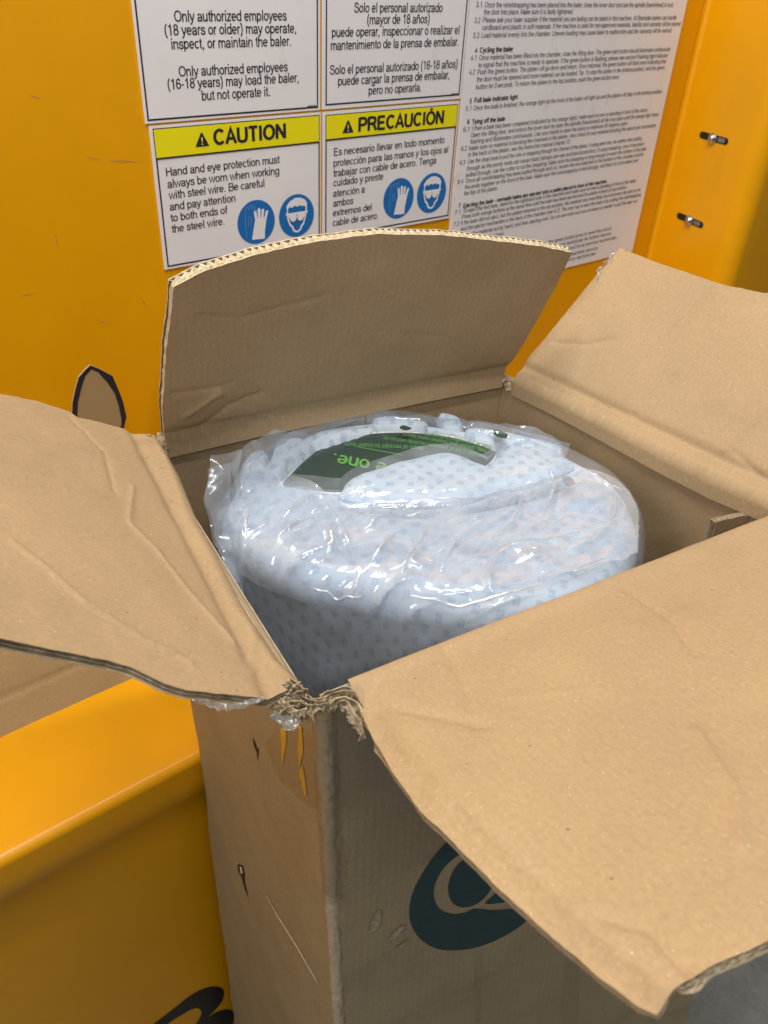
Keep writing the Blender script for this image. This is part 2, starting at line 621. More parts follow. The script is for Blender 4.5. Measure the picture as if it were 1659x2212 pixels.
for (pa, pb, pc) in (((1512, 290), (1573, 307), (1540, 299)), ((1463, 464), (1519, 488), (1490, 476))):
    A, B_ = side_pt(pa), side_pt(pb)
    c = (A + B_) / 2
    ex = (B_ - A); L_ = np.linalg.norm(ex) / 2; ex = ex / np.linalg.norm(ex)
    sl = poly_prism('slot', stadium(c, ex, UP, L_, 0.0062), NS, 0.0008, M['slot'], baler)
    poly_prism('backing_plate', stadium(c + ex * L_ * .55 + NS * .0009, ex, UP, L_ * .25, 0.0042), NS, 0.0004, M['steel_dull'], sl)
    bc = side_pt(pc)
    bo = poly_prism('bolt', [bc + (ex * math.cos(t) + UP * math.sin(t)) * .0105 for t in np.linspace(0, 2 * math.pi, 24, False)], NS, .0026, M['steel'], baler)
    dome('bolt_head', bc + NS * .0026, NS, .0085, .0075, M['steel'], bo)

# ledge with a rolled front lip, and the shaded plate under it
YL = 0.700
pr = [(DW - 0.001, ZL + 0.012), (DW - 0.004, ZL + .004), (DW - 0.012, ZL)] + [(YL + .24, ZL), (YL + .12, ZL)] + \
     [(YL + .009 + .009 * math.cos(a), ZL - .009 + .009 * math.sin(a)) for a in np.linspace(math.pi / 2, math.pi, 9)] + \
     [(YL, ZL - .04), (YL, ZL - .068)] + [(YL + .004, ZL - .075), (YL + .03, ZL - .076)]
extrude_profile('ledge', pr, 'x', -2.2, XF - 0.02, -0.004, M['yellow'], baler)
bm = bmesh.new()
YP = YL + 0.028
box_mesh(bm, -2.2, XF, YP, YP + 0.02, 0.02, ZL - .0765)
fp = bm_obj('front_panel', bm, M['yellow'], baler)


def flat_decal(name, px, plane_fn, nrm, th, mat, parent, holes=()):
    """painted mark: outline (and holes) laid flat on a plane as a thin raised sheet"""
    outs = [np.array([plane_fn(p) for p in px])] + [np.array([plane_fn(p) for p in h]) for h in holes]
    return shape_mesh(name, outs, nrm, th, mat, parent)


def shape_mesh(name, outs, nrm, th, mat, parent):
    n0 = np.array(nrm, float)
    a = np.cross(UP, n0) if abs(n0[2]) < .9 else np.array([1.0, 0, 0])
    a /= np.linalg.norm(a); b = np.cross(n0, a)
    o0 = outs[0][0]
    verts, faces, k0 = [], [], 0
    for P in outs:
        for p in P: verts.append(Vector(((p - o0) @ a, (p - o0) @ b)))
    edges = []
    for P in outs:
        n = len(P)
        edges += [(k0 + i, k0 + (i + 1) % n) for i in range(n)]
        k0 += n
    vs, es, fs, *_ = delaunay_2d_cdt(verts, edges, [], 0, 1e-7)
    V2 = np.array([(v.x, v.y) for v in vs])
    keep = []
    for f in fs:
        c = V2[list(f)].mean(0)
        ins = False
        for P in outs:
            q = np.stack([(P - o0) @ a, (P - o0) @ b], 1)
            if inside(c, q): ins = not ins
        if ins: keep.append(list(f))
    V = [o0 + a * v[0] + b * v[1] + n0 * th for v in V2]
    return mesh_obj(name, V, keep, mat, parent, smooth=False)


def inside(p, Q):
    x, y = p
    r = False
    n = len(Q)
    for i in range(n):
        x1, y1 = Q[i]; x2, y2 = Q[(i + 1) % n]
        if (y1 > y) != (y2 > y) and x < (x2 - x1) * (y - y1) / (y2 - y1) + x1: r = not r
    return r


def spline(P, n=10, closed=True):
    """Catmull-Rom through points"""
    P = [np.array(p, float) for p in P]
    out = []
    N = len(P)
    for i in range(N if closed else N - 1):
        p0, p1, p2, p3 = (P[(i - 1) % N] if closed or i > 0 else P[0], P[i], P[(i + 1) % N], P[(i + 2) % N] if closed or i + 2 < N else P[-1])
        for t in np.linspace(0, 1, n, False):
            out.append(.5 * ((2 * p1) + (-p0 + p2) * t + (2 * p0 - 5 * p1 + 4 * p2 - p3) * t * t + (-p0 + 3 * p1 - 3 * p2 + p3) * t ** 3))
    return out


def Zm(ox, oy, s):                     # photo pixel of an enlarged crop -> working pixel
    return lambda x, y: ((x / s + ox) * .548611, (y / s + oy) * .548611)


Z1, Z2 = Zm(450, 0, 1.84333), Zm(1200, 0, 2.32857)
Z3, Z4 = Zm(1750, 0, 1.659), Zm(1700, 550, 1.659)
Z8 = Zm(0, 2500, 1.444)
Z6 = Zm(1300, 2800, 1.50818)
# black script lettering on the lower plate (only its top shows)
lp = lambda p: on_y(p, YP)
flat_decal('lettering', spline([Z8(*q) for q in ((840, 2240), (900, 2190), (985, 2125), (1080, 2050), (1170, 2005), (1240, 2000), (1272, 2025), (1262, 2080),
            (1215, 2140), (1180, 2175), (1235, 2140), (1300, 2128), (1330, 2160), (1318, 2225), (1290, 2290), (1200, 2420), (1000, 2480), (820, 2470), (760, 2360))], 6),
           lp, (0, -1, 0), .0006, M['black_paint'], fp,
           holes=[spline([Z8(*q) for q in ((905, 2260), (960, 2205), (1040, 2155), (1105, 2122), (1138, 2130), (1140, 2165), (1110, 2215), (1060, 2280), (960, 2330), (900, 2310))], 6)])
# scratches on the plate
wp = lambda p: on_y(p, DW)
for a, b in (((184, 338), (222, 346)), ((228, 346), (284, 352)), ((240, 344), (318, 352)), ((60, 205), (92, 214)), ((118, 500), (126, 541)), ((40, 640), (78, 632)), ((205, 690), (236, 700)), ((300, 640), (322, 668))):
    a, b = np.array(a, float), np.array(b, float)
    nrm = np.array([-(b - a)[1], (b - a)[0]]); nrm /= np.linalg.norm(nrm)
    flat_decal('scratch', [a, (a + b) / 2 + nrm * .9, b, (a + b) / 2 - nrm * .5], wp, (0, -1, 0), .0004, M['gum'], baler)

# ------------------------------------------------------------------ writing
# a plain condensed grotesque drawn from strokes (cap height 1)
def _e(cx, cy, rx, ry, a0=0, a1=360):
    n = max(6, int(abs(a1 - a0) / 20))
    return ('p', [(cx + rx * math.cos(math.radians(a)), cy + ry * math.sin(math.radians(a))) for a in np.linspace(a0, a1, n + 1)])


def _s(*p): return ('p', [tuple(q) for q in spline(p, 3, False)] + [p[-1]])
def _l(*p): return ('p', list(p))


_o = _e(.28, .36, .21, .30)
_dot = lambda x, y: _l((x - .065, y), (x + .065, y))
GL = {
    'a': (.56, [_s((.08, .49), (.13, .61), (.27, .655), (.41, .60), (.445, .47)), _l((.445, .47), (.445, .1), (.48, .0)), _s((.445, .40), (.27, .36), (.12, .31), (.07, .19), (.12, .08), (.24, .055), (.36, .10), (.445, .22))]),
    'b': (.57, [_l((.09, 0), (.09, 1)), _e(.29, .36, .2, .30)]), 'c': (.50, [_e(.28, .36, .21, .30, 48, 312)]),
    'd': (.57, [_l((.48, 0), (.48, 1)), _o]), 'e': (.56, [_e(.28, .36, .21, .30, 2, 318), _l((.07, .37), (.49, .37))]),
    'f': (.29, [_s((.30, .94), (.21, .94), (.155, .87), (.15, .75)), _l((.15, .76), (.15, 0)), _l((.02, .665), (.29, .665))]),
    'g': (.57, [_o, _l((.48, .72), (.48, .0)), _s((.48, 0), (.43, -.17), (.27, -.22), (.12, -.17), (.09, -.08))]),
    'h': (.57, [_l((.09, 0), (.09, 1)), _s((.09, .43), (.15, .58), (.28, .655), (.42, .6), (.46, .45)), _l((.46, .46), (.46, 0))]),
    'i': (.24, [_l((.12, 0), (.12, .72)), _l((.12, .87), (.12, 1))]), 'j': (.24, [_l((.12, .72), (.12, -.1)), _s((.12, -.1), (.08, -.2), (.0, -.21)), _l((.12, .87), (.12, 1))]),
    'k': (.50, [_l((.09, 0), (.09, 1)), _l((.44, .72), (.11, .30)), _l((.2, .42), (.46, 0))]), 'l': (.24, [_l((.12, 0), (.12, 1))]),
    'm': (.84, [_l((.09, 0), (.09, .72)), _s((.09, .47), (.15, .61), (.25, .655), (.37, .6), (.41, .47)), _l((.41, .48), (.41, 0)), _s((.41, .47), (.47, .61), (.57, .655), (.70, .6), (.74, .47)), _l((.74, .48), (.74, 0))]),
    'n': (.57, [_l((.09, 0), (.09, .72)), _s((.09, .43), (.15, .58), (.28, .655), (.42, .6), (.46, .45)), _l((.46, .46), (.46, 0))]),
    'o': (.56, [_o]), 'p': (.57, [_l((.09, .72), (.09, -.22)), _e(.29, .36, .2, .30)]), 'q': (.57, [_l((.48, .72), (.48, -.22)), _o]),
    'r': (.34, [_l((.1, 0), (.1, .72)), _s((.1, .42), (.15, .58), (.23, .65), (.34, .65))]),
    's': (.50, [_s((.43, .50), (.37, .62), (.25, .66), (.13, .62), (.09, .51), (.14, .42), (.26, .37), (.39, .31), (.44, .2), (.38, .09), (.25, .055), (.12, .09), (.06, .21))]),
    't': (.29, [_l((.15, .90), (.15, .17)), _s((.15, .19), (.18, .08), (.29, .06)), _l((.02, .665), (.28, .665))]),
    'u': (.57, [_l((.09, .72), (.09, .26)), _s((.09, .27), (.13, .11), (.26, .06), (.39, .13), (.46, .29)), _l((.46, .72), (.46, 0))]),
    'v': (.50, [_l((.03, .72), (.25, .03), (.47, .72))]), 'w': (.72, [_l((.02, .72), (.2, .03), (.36, .70), (.52, .03), (.70, .72))]),
    'x': (.50, [_l((.04, .72), (.46, 0)), _l((.46, .72), (.04, 0))]),
    'y': (.50, [_l((.03, .72), (.25, .04)), _l((.47, .72), (.23, -.03), (.18, -.14)), _s((.19, -.12), (.13, -.2), (.03, -.2))]), 'z': (.50, [_l((.05, .66), (.43, .66), (.06, .06), (.45, .06))]),
    'A': (.67, [_l((.04, 0), (.335, .97), (.63, 0)), _l((.15, .33), (.52, .33))]),
    'B': (.67, [_l((.1, 0), (.1, 1)), _l((.1, .94), (.38, .94)), _s((.38, .94), (.53, .88), (.56, .73), (.5, .58), (.38, .52)), _l((.1, .52), (.40, .52)), _s((.4, .52), (.56, .45), (.61, .29), (.54, .13), (.4, .06)), _l((.4, .06), (.1, .06))]),
    'C': (.72, [_e(.38, .5, .30, .44, 42, 318)]),
    'D': (.72, [_l((.1, 0), (.1, 1)), _s((.1, .94), (.32, .94), (.5, .88), (.61, .7), (.63, .5), (.6, .28), (.5, .12), (.32, .06), (.1, .06))]),
    'E': (.67, [_l((.1, 0), (.1, 1)), _l((.1, .94), (.6, .94)), _l((.1, .52), (.56, .52)), _l((.1, .06), (.62, .06))]), 'F': (.61, [_l((.1, 0), (.1, 1)), _l((.1, .94), (.58, .94)), _l((.1, .5), (.5, .5))]),
    'H': (.72, [_l((.1, 0), (.1, 1)), _l((.62, 0), (.62, 1)), _l((.1, .53), (.62, .53))]), 'I': (.28, [_l((.14, 0), (.14, 1))]), 'L': (.56, [_l((.1, 1), (.1, .06), (.53, .06))]),
    'M': (.83, [_l((.09, 0), (.09, 1)), _l((.09, .97), (.415, .05), (.74, .97)), _l((.74, 1), (.74, 0))]), 'N': (.72, [_l((.1, 0), (.1, 1)), _l((.11, .96), (.61, .04)), _l((.62, 0), (.62, 1))]),
    'O': (.78, [_e(.39, .5, .32, .44)]), 'P': (.67, [_l((.1, 0), (.1, 1)), _s((.1, .94), (.4, .94), (.56, .87), (.60, .71), (.56, .55), (.4, .47), (.1, .47))]),
    'R': (.72, [_l((.1, 0), (.1, 1)), _s((.1, .94), (.4, .94), (.57, .87), (.61, .72), (.56, .57), (.4, .5), (.1, .5)), _l((.4, .5), (.52, .38), (.67, 0))]),
    'S': (.67, [_s((.57, .70), (.50, .88), (.34, .945), (.17, .89), (.11, .74), (.18, .6), (.35, .53), (.53, .46), (.60, .29), (.53, .12), (.34, .055), (.15, .12), (.07, .31))]),
    'T': (.61, [_l((.305, 0), (.305, .94)), _l((.02, .94), (.59, .94))]), 'U': (.72, [_s((.1, .36), (.16, .13), (.36, .055), (.56, .13), (.62, .36)), _l((.1, .35), (.1, 1)), _l((.62, .35), (.62, 1))]),
    'W': (.94, [_l((.02, 1), (.24, .03), (.47, .95), (.70, .03), (.92, 1))]),
    '0': (.56, [_e(.28, .5, .2, .44)]), '1': (.56, [_l((.13, .74), (.24, .82), (.32, .98)), _l((.32, .98), (.32, 0))]),
    '2': (.56, [_s((.08, .72), (.13, .88), (.28, .94), (.43, .87), (.46, .70), (.38, .52), (.22, .33), (.09, .1)), _l((.06, .06), (.49, .06))]),
    '3': (.56, [_s((.09, .74), (.15, .89), (.28, .94), (.41, .88), (.44, .74), (.38, .58), (.25, .53)), _s((.25, .53), (.41, .47), (.47, .3), (.41, .12), (.27, .06), (.13, .12), (.07, .28))]),
    '4': (.56, [_l((.38, 0), (.38, .95), (.06, .30), (.52, .30))]), '5': (.56, [_l((.45, .93), (.16, .93), (.11, .50)), _s((.11, .50), (.27, .60), (.43, .52), (.47, .32), (.41, .13), (.26, .06), (.12, .12), (.07, .25))]),
    '6': (.56, [_e(.28, .31, .2, .25), _s((.45, .75), (.39, .89), (.29, .94), (.15, .85), (.09, .62), (.08, .35))]), '7': (.56, [_l((.06, .93), (.48, .93), (.3, .5), (.21, 0))]),
    '8': (.56, [_e(.28, .73, .17, .21), _e(.28, .29, .21, .235)]), '9': (.56, [_e(.28, .68, .2, .25), _s((.48, .65), (.46, .36), (.39, .13), (.26, .06), (.14, .1), (.09, .24))]),
    '.': (.28, [_dot(.14, .065)]), ',': (.28, [_l((.14, .12), (.14, .0), (.09, -.15))]), '(': (.33, [_s((.27, 1.02), (.15, .8), (.1, .42), (.15, .03), (.27, -.22))]), ')': (.33, [_s((.06, 1.02), (.18, .8), (.23, .42), (.18, .03), (.06, -.22))]),
    '-': (.33, [_l((.05, .37), (.29, .37))]), '/': (.28, [_l((.0, 0), (.28, 1))]), ':': (.28, [_dot(.14, .065), _dot(.14, .62)]), ' ': (.28, []),
}
_ac = lambda x, y: [_l((x - .05, y), (x + .07, y + .17))]
for ch, b, ax_, ay_ in (('á', 'a', .28, .80), ('é', 'e', .28, .80), ('ó', 'o', .28, .80), ('ú', 'u', .28, .80), ('Ó', 'O', .39, 1.07)):
    GL[ch] = (GL[b][0], GL[b][1] + _ac(ax_, ay_))
GL['í'] = (.24, [_l((.12, 0), (.12, .72))] + _ac(.11, .80))
GL['ñ'] = (.57, GL['n'][1] + [_s((.12, .84), (.19, .91), (.28, .87), (.36, .84), (.43, .90))])
fcurve = {}


def text_polys(s, bold=0.0):
    """writing as flat stroke ribbons: (x, y, layer) points and faces"""
    key = (s, bold)
    if key in fcurve: return fcurve[key]
    w = (.115 + bold * 2.4) / 2
    V, Fc, x = [], [], 0.0
    for ch in s:
        adv, st = GL[ch]
        for si, (_, P) in enumerate(st):
            P = np.array(P, float) * np.array([1, 1])
            P[:, 0] += x
            closed = np.allclose(P[0], P[-1])
            d = np.diff(P, axis=0); d /= np.linalg.norm(d, axis=1)[:, None] + 1e-9
            n = np.stack([-d[:, 1], d[:, 0]], 1)
            nn_ = np.zeros_like(P)
            nn_[0] = n[0]; nn_[-1] = n[-1]
            if closed: nn_[0] = nn_[-1] = n[0] + n[-1]
            nn_[1:-1] = n[:-1] + n[1:]
            ref = np.r_[n, n[-1:]]
            nn_ /= np.linalg.norm(nn_, axis=1)[:, None] + 1e-9
            nn_ /= np.clip(np.sum(nn_ * ref, 1), .45, 1)[:, None]
            b = len(V)
            for p, q in zip(P, nn_):
                V.append((*(p + q * w), si)); V.append((*(p - q * w), si))
            for i in range(len(P) - 1): Fc.append([b + 2 * i, b + 2 * i + 1, b + 2 * i + 3, b + 2 * i + 2])
        x += adv + bold * 1.2
    fcurve[key] = (np.array(V), Fc)
    return fcurve[key]


CAP = 1.0


class Letters:
    def __init__(s): s.V, s.F = [], []

    def add(s, txt, O, X, Y, bold=0.0):
        """O origin, X = whole run of the text, Y = cap height vector"""
        V, Fc = text_polys(txt, bold)
        if len(V) == 0: return
        x0, x1 = V[:, 0].min(), V[:, 0].max()
        b = len(s.V)
        lift = np.cross(X, Y); lift /= np.linalg.norm(lift)
        for v in V: s.V.append(O + X * ((v[0] - x0) / (x1 - x0)) + Y * (v[1] / CAP) + lift * v[2] * .00003)
        s.F += [[b + i for i in f] for f in Fc]

    def build(s, name, mat, parent):
        return mesh_obj(name, s.V, s.F, mat, parent, smooth=False)


VPH = (3500.0, 12.0)


def wall_line(pl, xr, y):
    """wall points of a level line that starts at photo point pl and ends where the photo x is xr"""
    s = (VPH[1] - pl[1]) / (VPH[0] - pl[0])
    A = on_y(pl, y)
    B = on_y((xr, pl[1] + s * (xr - pl[0])), y)
    B[2] = A[2]
    return A, B


def sign_rect(px, y):
    """TL,TR,BR,BL photo points -> upright rectangle in the wall plane (x0,x1,z0,z1)"""
    P = [on_y(p, y) for p in px]
    return ((P[0][0] + P[3][0]) / 2, (P[1][0] + P[2][0]) / 2, (P[2][2] + P[3][2]) / 2, (P[0][2] + P[1][2]) / 2)


YS = DW - 0.0024       # face of the label sheets


def frame_mesh(name, x0, x1, z0, z1, w, y, mat, parent):
    o = [(x0, z0), (x1, z0), (x1, z1), (x0, z1)]
    i = [(x0 + w, z0 + w), (x1 - w, z0 + w), (x1 - w, z1 - w), (x0 + w, z1 - w)]
    V = [(a, y, b) for a, b in o + i]
    return mesh_obj(name, V, [[q, (q + 1) % 4, 4 + (q + 1) % 4, 4 + q] for q in range(4)], mat, parent, smooth=False)


def make_sign(name, label, outer, inner, border=True):
    x0, x1, z0, z1 = outer
    t = empty(name, ((x0 + x1) / 2, DW, z0), label, 'warning label', 'labels stuck on the yellow press')
    bm = bmesh.new()
    box_mesh(bm, x0, x1, YS, DW - .0003, z0, z1)
    bm_obj('panel', bm, M['sign'], t)
    if border: frame_mesh('border', *inner, .0021, YS - .0003, M['ink'], t)
    return t


def sign_text(lines, zf, capz, parent, mat, name='text', squeeze=None, yy=YS - .0004, bold=0.0):
    L = Letters()
    for txt, (lx, ly), rx in lines:
        p = zf(lx, ly)
        A, B = wall_line(p, zf(rx, 0)[0], yy)
        L.add(txt, A, B - A, np.array([0, 0, capz]), bold)
    return L.build(name, mat, parent)


def small_bar(t, zf, pl, xr, h):
    """print too small to read"""
    A, B = wall_line(zf(*pl), zf(xr, 0)[0], YS - .0004)
    U = np.array([0, 0, h])
    n = 9
    V, Fc = [], []
    for i in range(n):
        a = A + (B - A) * (i / n); b = A + (B - A) * ((i + .8) / n)
        hh = U * (.75 + .25 * math.sin(i * 2.3))
        k_ = len(V); V += [a, b, b + hh, a + hh]; Fc.append([k_, k_ + 1, k_ + 2, k_ + 3])
    V += [A + U * .3, B + U * .3, B + U * .5, A + U * .5]; k_ = len(V) - 4; Fc.append([k_, k_ + 1, k_ + 2, k_ + 3])
    mesh_obj('small_print', V, Fc, M['ink_grey'], t, smooth=False)


def circle_px(zf, c, rx, ry):
    """wall-plane disc that best fits an ellipse given in crop pixels -> centre, rx (m), rz (m)"""
    C = on_y(zf(*c), YS)
    X = on_y(zf(c[0] + rx, c[1] + 0), YS); Zt = on_y(zf(c[0], c[1] - ry), YS)
    return C, (abs(X[0] - C[0]) + abs(Zt[2] - C[2])) / 2


def pictograms(t, zf, cg, rg, cs, rs):
    for kind, c, r in (('glove', cg, rg), ('goggles', cs, rs)):
        C, R = circle_px(zf, c, *r)
        C = C.copy(); C[1] = YS - .0004
        ring = [C + np.array([R * math.cos(a), 0, R * math.sin(a)]) for a in np.linspace(0, 2 * math.pi, 56, False)]
        disc = shape_mesh(kind + '_pictogram', [np.array(ring)], (0, -1, 0), 0, M['blue'], t)

        def pt(q, dy=-.0003): return C + np.array([q[0] * R, dy, q[1] * R])
        if kind == 'glove':
            g = [(-.28, -.78), (.42, -.82), (.44, -.45), (.55, .1), (.66, .42), (.60, .48), (.52, .42), (.42, .12), (.40, .2), (.44, .52), (.37, .58), (.30, .52), (.27, .18),
                 (.24, .2), (.24, .58), (.16, .63), (.09, .57), (.10, .18), (.07, .18), (.02, .52), (-.06, .55), (-.12, .49), (-.06, .1), (-.12, -.1)]
            shape_mesh('front_glove', [np.array([pt(q) for q in g])], (0, -1, 0), 0, M['white_ink'], disc)
            b0 = np.array([(-.55, -.62), (-.58, .2), (-.52, .70), (-.40, .74), (-.36, .55), (-.34, .78), (-.22, .80), (-.19, .52), (-.16, .76), (-.04, .74), (-.03, .45)])
            loops = []
            for (p, q) in zip(b0[:-1], b0[1:]):
                d = (q - p) / np.linalg.norm(q - p); nn_ = np.array([-d[1], d[0]]) * .016
                loops.append(np.array([pt(p + nn_), pt(q + nn_), pt(q - nn_), pt(p - nn_)]))
            for d0 in ([(-.42, -.1), (-.40, .25), (-.32, .3), (-.26, .2), (-.28, -.12)],):
                d0 = np.array(d0)
                for (p, q) in zip(d0[:-1], d0[1:]):
                    d = (q - p) / np.linalg.norm(q - p); nn_ = np.array([-d[1], d[0]]) * .016
                    loops.append(np.array([pt(p + nn_), pt(q + nn_), pt(q - nn_), pt(p - nn_)]))
            V, Fc = [], []
            for lo in loops:
                b = len(V); V += list(lo); Fc.append([b, b + 1, b + 2, b + 3])
            mesh_obj('rear_glove_outline', V, Fc, M['pale_ink'], disc, smooth=False)
        else:
            face = [(-.55, .30), (-.58, .10), (-.52, -.18), (-.42, -.42), (-.30, -.52), (-.24, -.68), (-.12, -.78), (.06, -.80), (.22, -.72), (.30, -.56), (.42, -.42), (.50, -.18), (.58, .08), (.58, .30),
                    (.60, .52), (.48, .70), (.22, .82), (-.08, .84), (-.38, .72), (-.58, .50)]
            hole = [(-.48, .14), (-.44, -.14), (-.35, -.36), (-.22, -.46), (-.16, -.62), (-.06, -.70), (.05, -.71), (.16, -.64), (.22, -.48), (.34, -.37), (.43, -.14), (.48, .14),
                    (.50, .26), (.50, .36), (.40, .44), (.30, .40), (.20, .48), (.05, .42), (-.12, .48), (-.26, .40), (-.40, .46), (-.50, .34)]
            shape_mesh('head', [np.array([pt(q) for q in face]), np.array([pt(q) for q in hole])], (0, -1, 0), 0, M['white_ink'], disc)
            lens_l = [(-.50, .10), (-.02, .10), (-.01, -.06), (-.07, -.20), (-.20, -.26), (-.34, -.20), (-.44, -.04)]
            lens_r = [(q[0] * -1, q[1]) for q in lens_l]
            bar = [(-.62, .17), (.62, .17), (.62, .08), (-.62, .08)]
            shape_mesh('goggles', [np.array([pt(q, -.0006) for q in bar])], (0, -1, 0), 0, M['white_ink'], disc)
            for ln in (lens_l, lens_r):
                shape_mesh('lens', [np.array([pt(q, -.0008) for q in ln])], (0, -1, 0), 0, M['white_ink'], disc)


def triangle(t, zf, a, b, c):
    A, B_ = wall_line(zf(*a), zf(b[0], 0)[0], YS - .0009)
    top = on_y(zf(*c), YS - .0009)
    xm = (A[0] + B_[0]) / 2
    w = B_[0] - A[0]; h = top[2] - A[2]
    y = YS - .0009
    tri = shape_mesh('hazard_triangle', [np.array([(A[0], y, A[2]), (B_[0], y, A[2]), (xm + w * .06, y, A[2] + h), (xm - w * .06, y, A[2] + h)])], (0, -1, 0), 0, M['ink'], t)
    z0 = A[2]
    y -= .0003
    V = [(xm - w * .05, y, z0 + h * .68), (xm + w * .05, y, z0 + h * .68), (xm + w * .035, y, z0 + h * .32), (xm - w * .035, y, z0 + h * .32),
         (xm - w * .045, y, z0 + h * .22), (xm + w * .045, y, z0 + h * .22), (xm + w * .045, y, z0 + h * .11), (xm - w * .045, y, z0 + h * .11)]
    mesh_obj('exclamation_mark', V, [[3, 2, 1, 0], [7, 6, 5, 4]], M['sign_yellow'], tri, smooth=False)


# English: who may operate
r = sign_rect([Z1(130, 0), Z1(1495, 0), Z1(1492, 800), Z1(224, 898)], YS)
ri = sign_rect([Z1(146, 0), Z1(1478, 0), Z1(1478, 782), Z1(238, 880)], YS)
s = make_sign('warning_label', 'white English label "Only authorized employees", upper left of the labels on the yellow press',
              (r[0], r[1], r[2], r[3] + .06), (ri[0], ri[1], ri[2], r[3] + .056))
sign_text([("Only authorized employees", (437, 158), 1252), ("(18 years or older) may operate,", (368, 258), 1320), ("inspect, or maintain the baler.", (417, 358), 1283),
           ("Only authorized employees", (470, 557), 1260), ("(16-18 years) may load the baler,", (390, 650), 1338), ("but not operate it.", (637, 730), 1130)],
          Z1, .0118, s, M['ink'])
small_bar(s, Z1, (1403, 776), 1468, .0022)
# Spanish: who may operate
r2 = sign_rect([Z2(164, 0), Z2(1510, 0), Z2(1431, 900), Z2(164, 1004)], YS)
r2 = (r[1] + .004, r2[1], r[2], r[3] + .06)
ri2 = sign_rect([Z2(180, 0), Z2(1493, 0), Z2(1416, 882), Z2(174, 986)], YS)
s = make_sign('warning_label', 'white Spanish label "Solo el personal autorizado", above the yellow PRECAUCIÓN header',
              r2, (r2[0] + .005, ri2[1], r2[2] + .005, r2[3] - .004))
sign_text([("Solo el personal autorizado", (452, 115), 1262), ("(mayor de 18 años)", (572, 222), 1143), ("puede operar, inspeccionar o realizar el", (248, 340), 1415),
           ("mantenimiento de la prensa de embalar.", (238, 460), 1410), ("Solo el personal autorizado (16-18 años)", (230, 685), 1398),
           ("puede cargar la prensa de embalar,", (305, 785), 1325), ("pero no operarla.", (585, 870), 1067)], Z2, .0118, s, M['ink'])
small_bar(s, Z2, (1340, 868), 1407, .0022)


def header(t, x0, x1, z0, z1):
    y = YS - .0005
    mesh_obj('header_band', [(x0, y, z0), (x1, y, z0), (x1, y, z1), (x0, y, z1)], [[0, 1, 2, 3]], M['sign_yellow'], t, smooth=False)
    mesh_obj('header_line', [(x0, y - .0003, z0 - .0012), (x1, y - .0003, z0 - .0012), (x1, y - .0003, z0 + .0008), (x0, y - .0003, z0 + .0008)], [[0, 1, 2, 3]], M['ink'], t, smooth=False)


# CAUTION
r3 = sign_rect([Z1(248, 914), Z1(1500, 818), Z1(1497, 1756), Z1(372, 1956)], YS)
ri3 = sign_rect([Z1(274, 934), Z1(1490, 833), Z1(1490, 1741), Z1(388, 1938)], YS)
hb = on_y(Z1(303, 1152), YS)[2]
s = make_sign('warning_label', 'white label headed CAUTION in yellow, glove and goggles signs, English text', r3, ri3)
header(s, ri3[0] + .0012, ri3[1] - .0012, hb, ri3[3] - .0012)
sign_text([("CAUTION", (722, 1053), 1247)], Z1, .0188, s, M['ink'], 'heading', yy=YS - .0009, bold=.032)
triangle(s, Z1, (590, 1068), (690, 1054), (632, 965))
sign_text([("Hand and eye protection must", (378, 1280), 1200), ("always be worn when working", (388, 1366), 1198), ("with steel wire. Be careful", (397, 1447), 1090),
           ("and pay attention", (405, 1530), 880), ("to both ends of", (412, 1610), 822), ("the steel wire.", (420, 1690), 800)], Z1, .0106, s, M['ink'])
small_bar(s, Z1, (1422, 1752), 1480, .0020)
pictograms(s, Z1, (1030, 1612), (138, 157), (1323, 1565), (128, 153))
# PRECAUCION
r4 = sign_rect([Z2(178, 1030), Z2(1420, 930), Z2(1320, 2008), Z2(172, 2220)], YS)
ri4 = sign_rect([Z2(192, 1046), Z2(1412, 938), Z2(1308, 1990), Z2(182, 2192)], YS)
hb4 = on_y(Z2(192, 1283), YS)[2]
r4 = (r3[1] + .004, r4[1], r3[2] + .0005, r3[3])
s = make_sign('warning_label', 'white label headed PRECAUCIÓN in yellow, glove and goggles signs, Spanish text', r4, (r4[0] + .004, ri4[1], r4[2] + .004, r4[3] - .004))
header(s, r4[0] + .0052, ri4[1] - .0012, hb4, r4[3] - .0052)
sign_text([("PRECAUCIÓN", (490, 1208), 1272)], Z2, .0188, s, M['ink'], 'heading', yy=YS - .0009, bold=.032)
triangle(s, Z2, (345, 1223), (448, 1210), (400, 1105))
sign_text([("Es necesario llevar en todo momento", (267, 1430), 1280), ("protección para las manos y los ojos al", (263, 1530), 1312), ("trabajar con cable de acero. Tenga", (262, 1622), 1205),
           ("cuidado y preste", (262, 1710), 720), ("atención a", (260, 1808), 550), ("ambos", (260, 1897), 445), ("extremos del", (258, 1985), 612), ("cable de acero.", (257, 2075), 672)],
          Z2, .0106, s, M['ink'])
small_bar(s, Z2, (1238, 1990), 1302, .0020)
pictograms(s, Z2, (860, 1820), (140, 180), (1162, 1770), (133, 178))
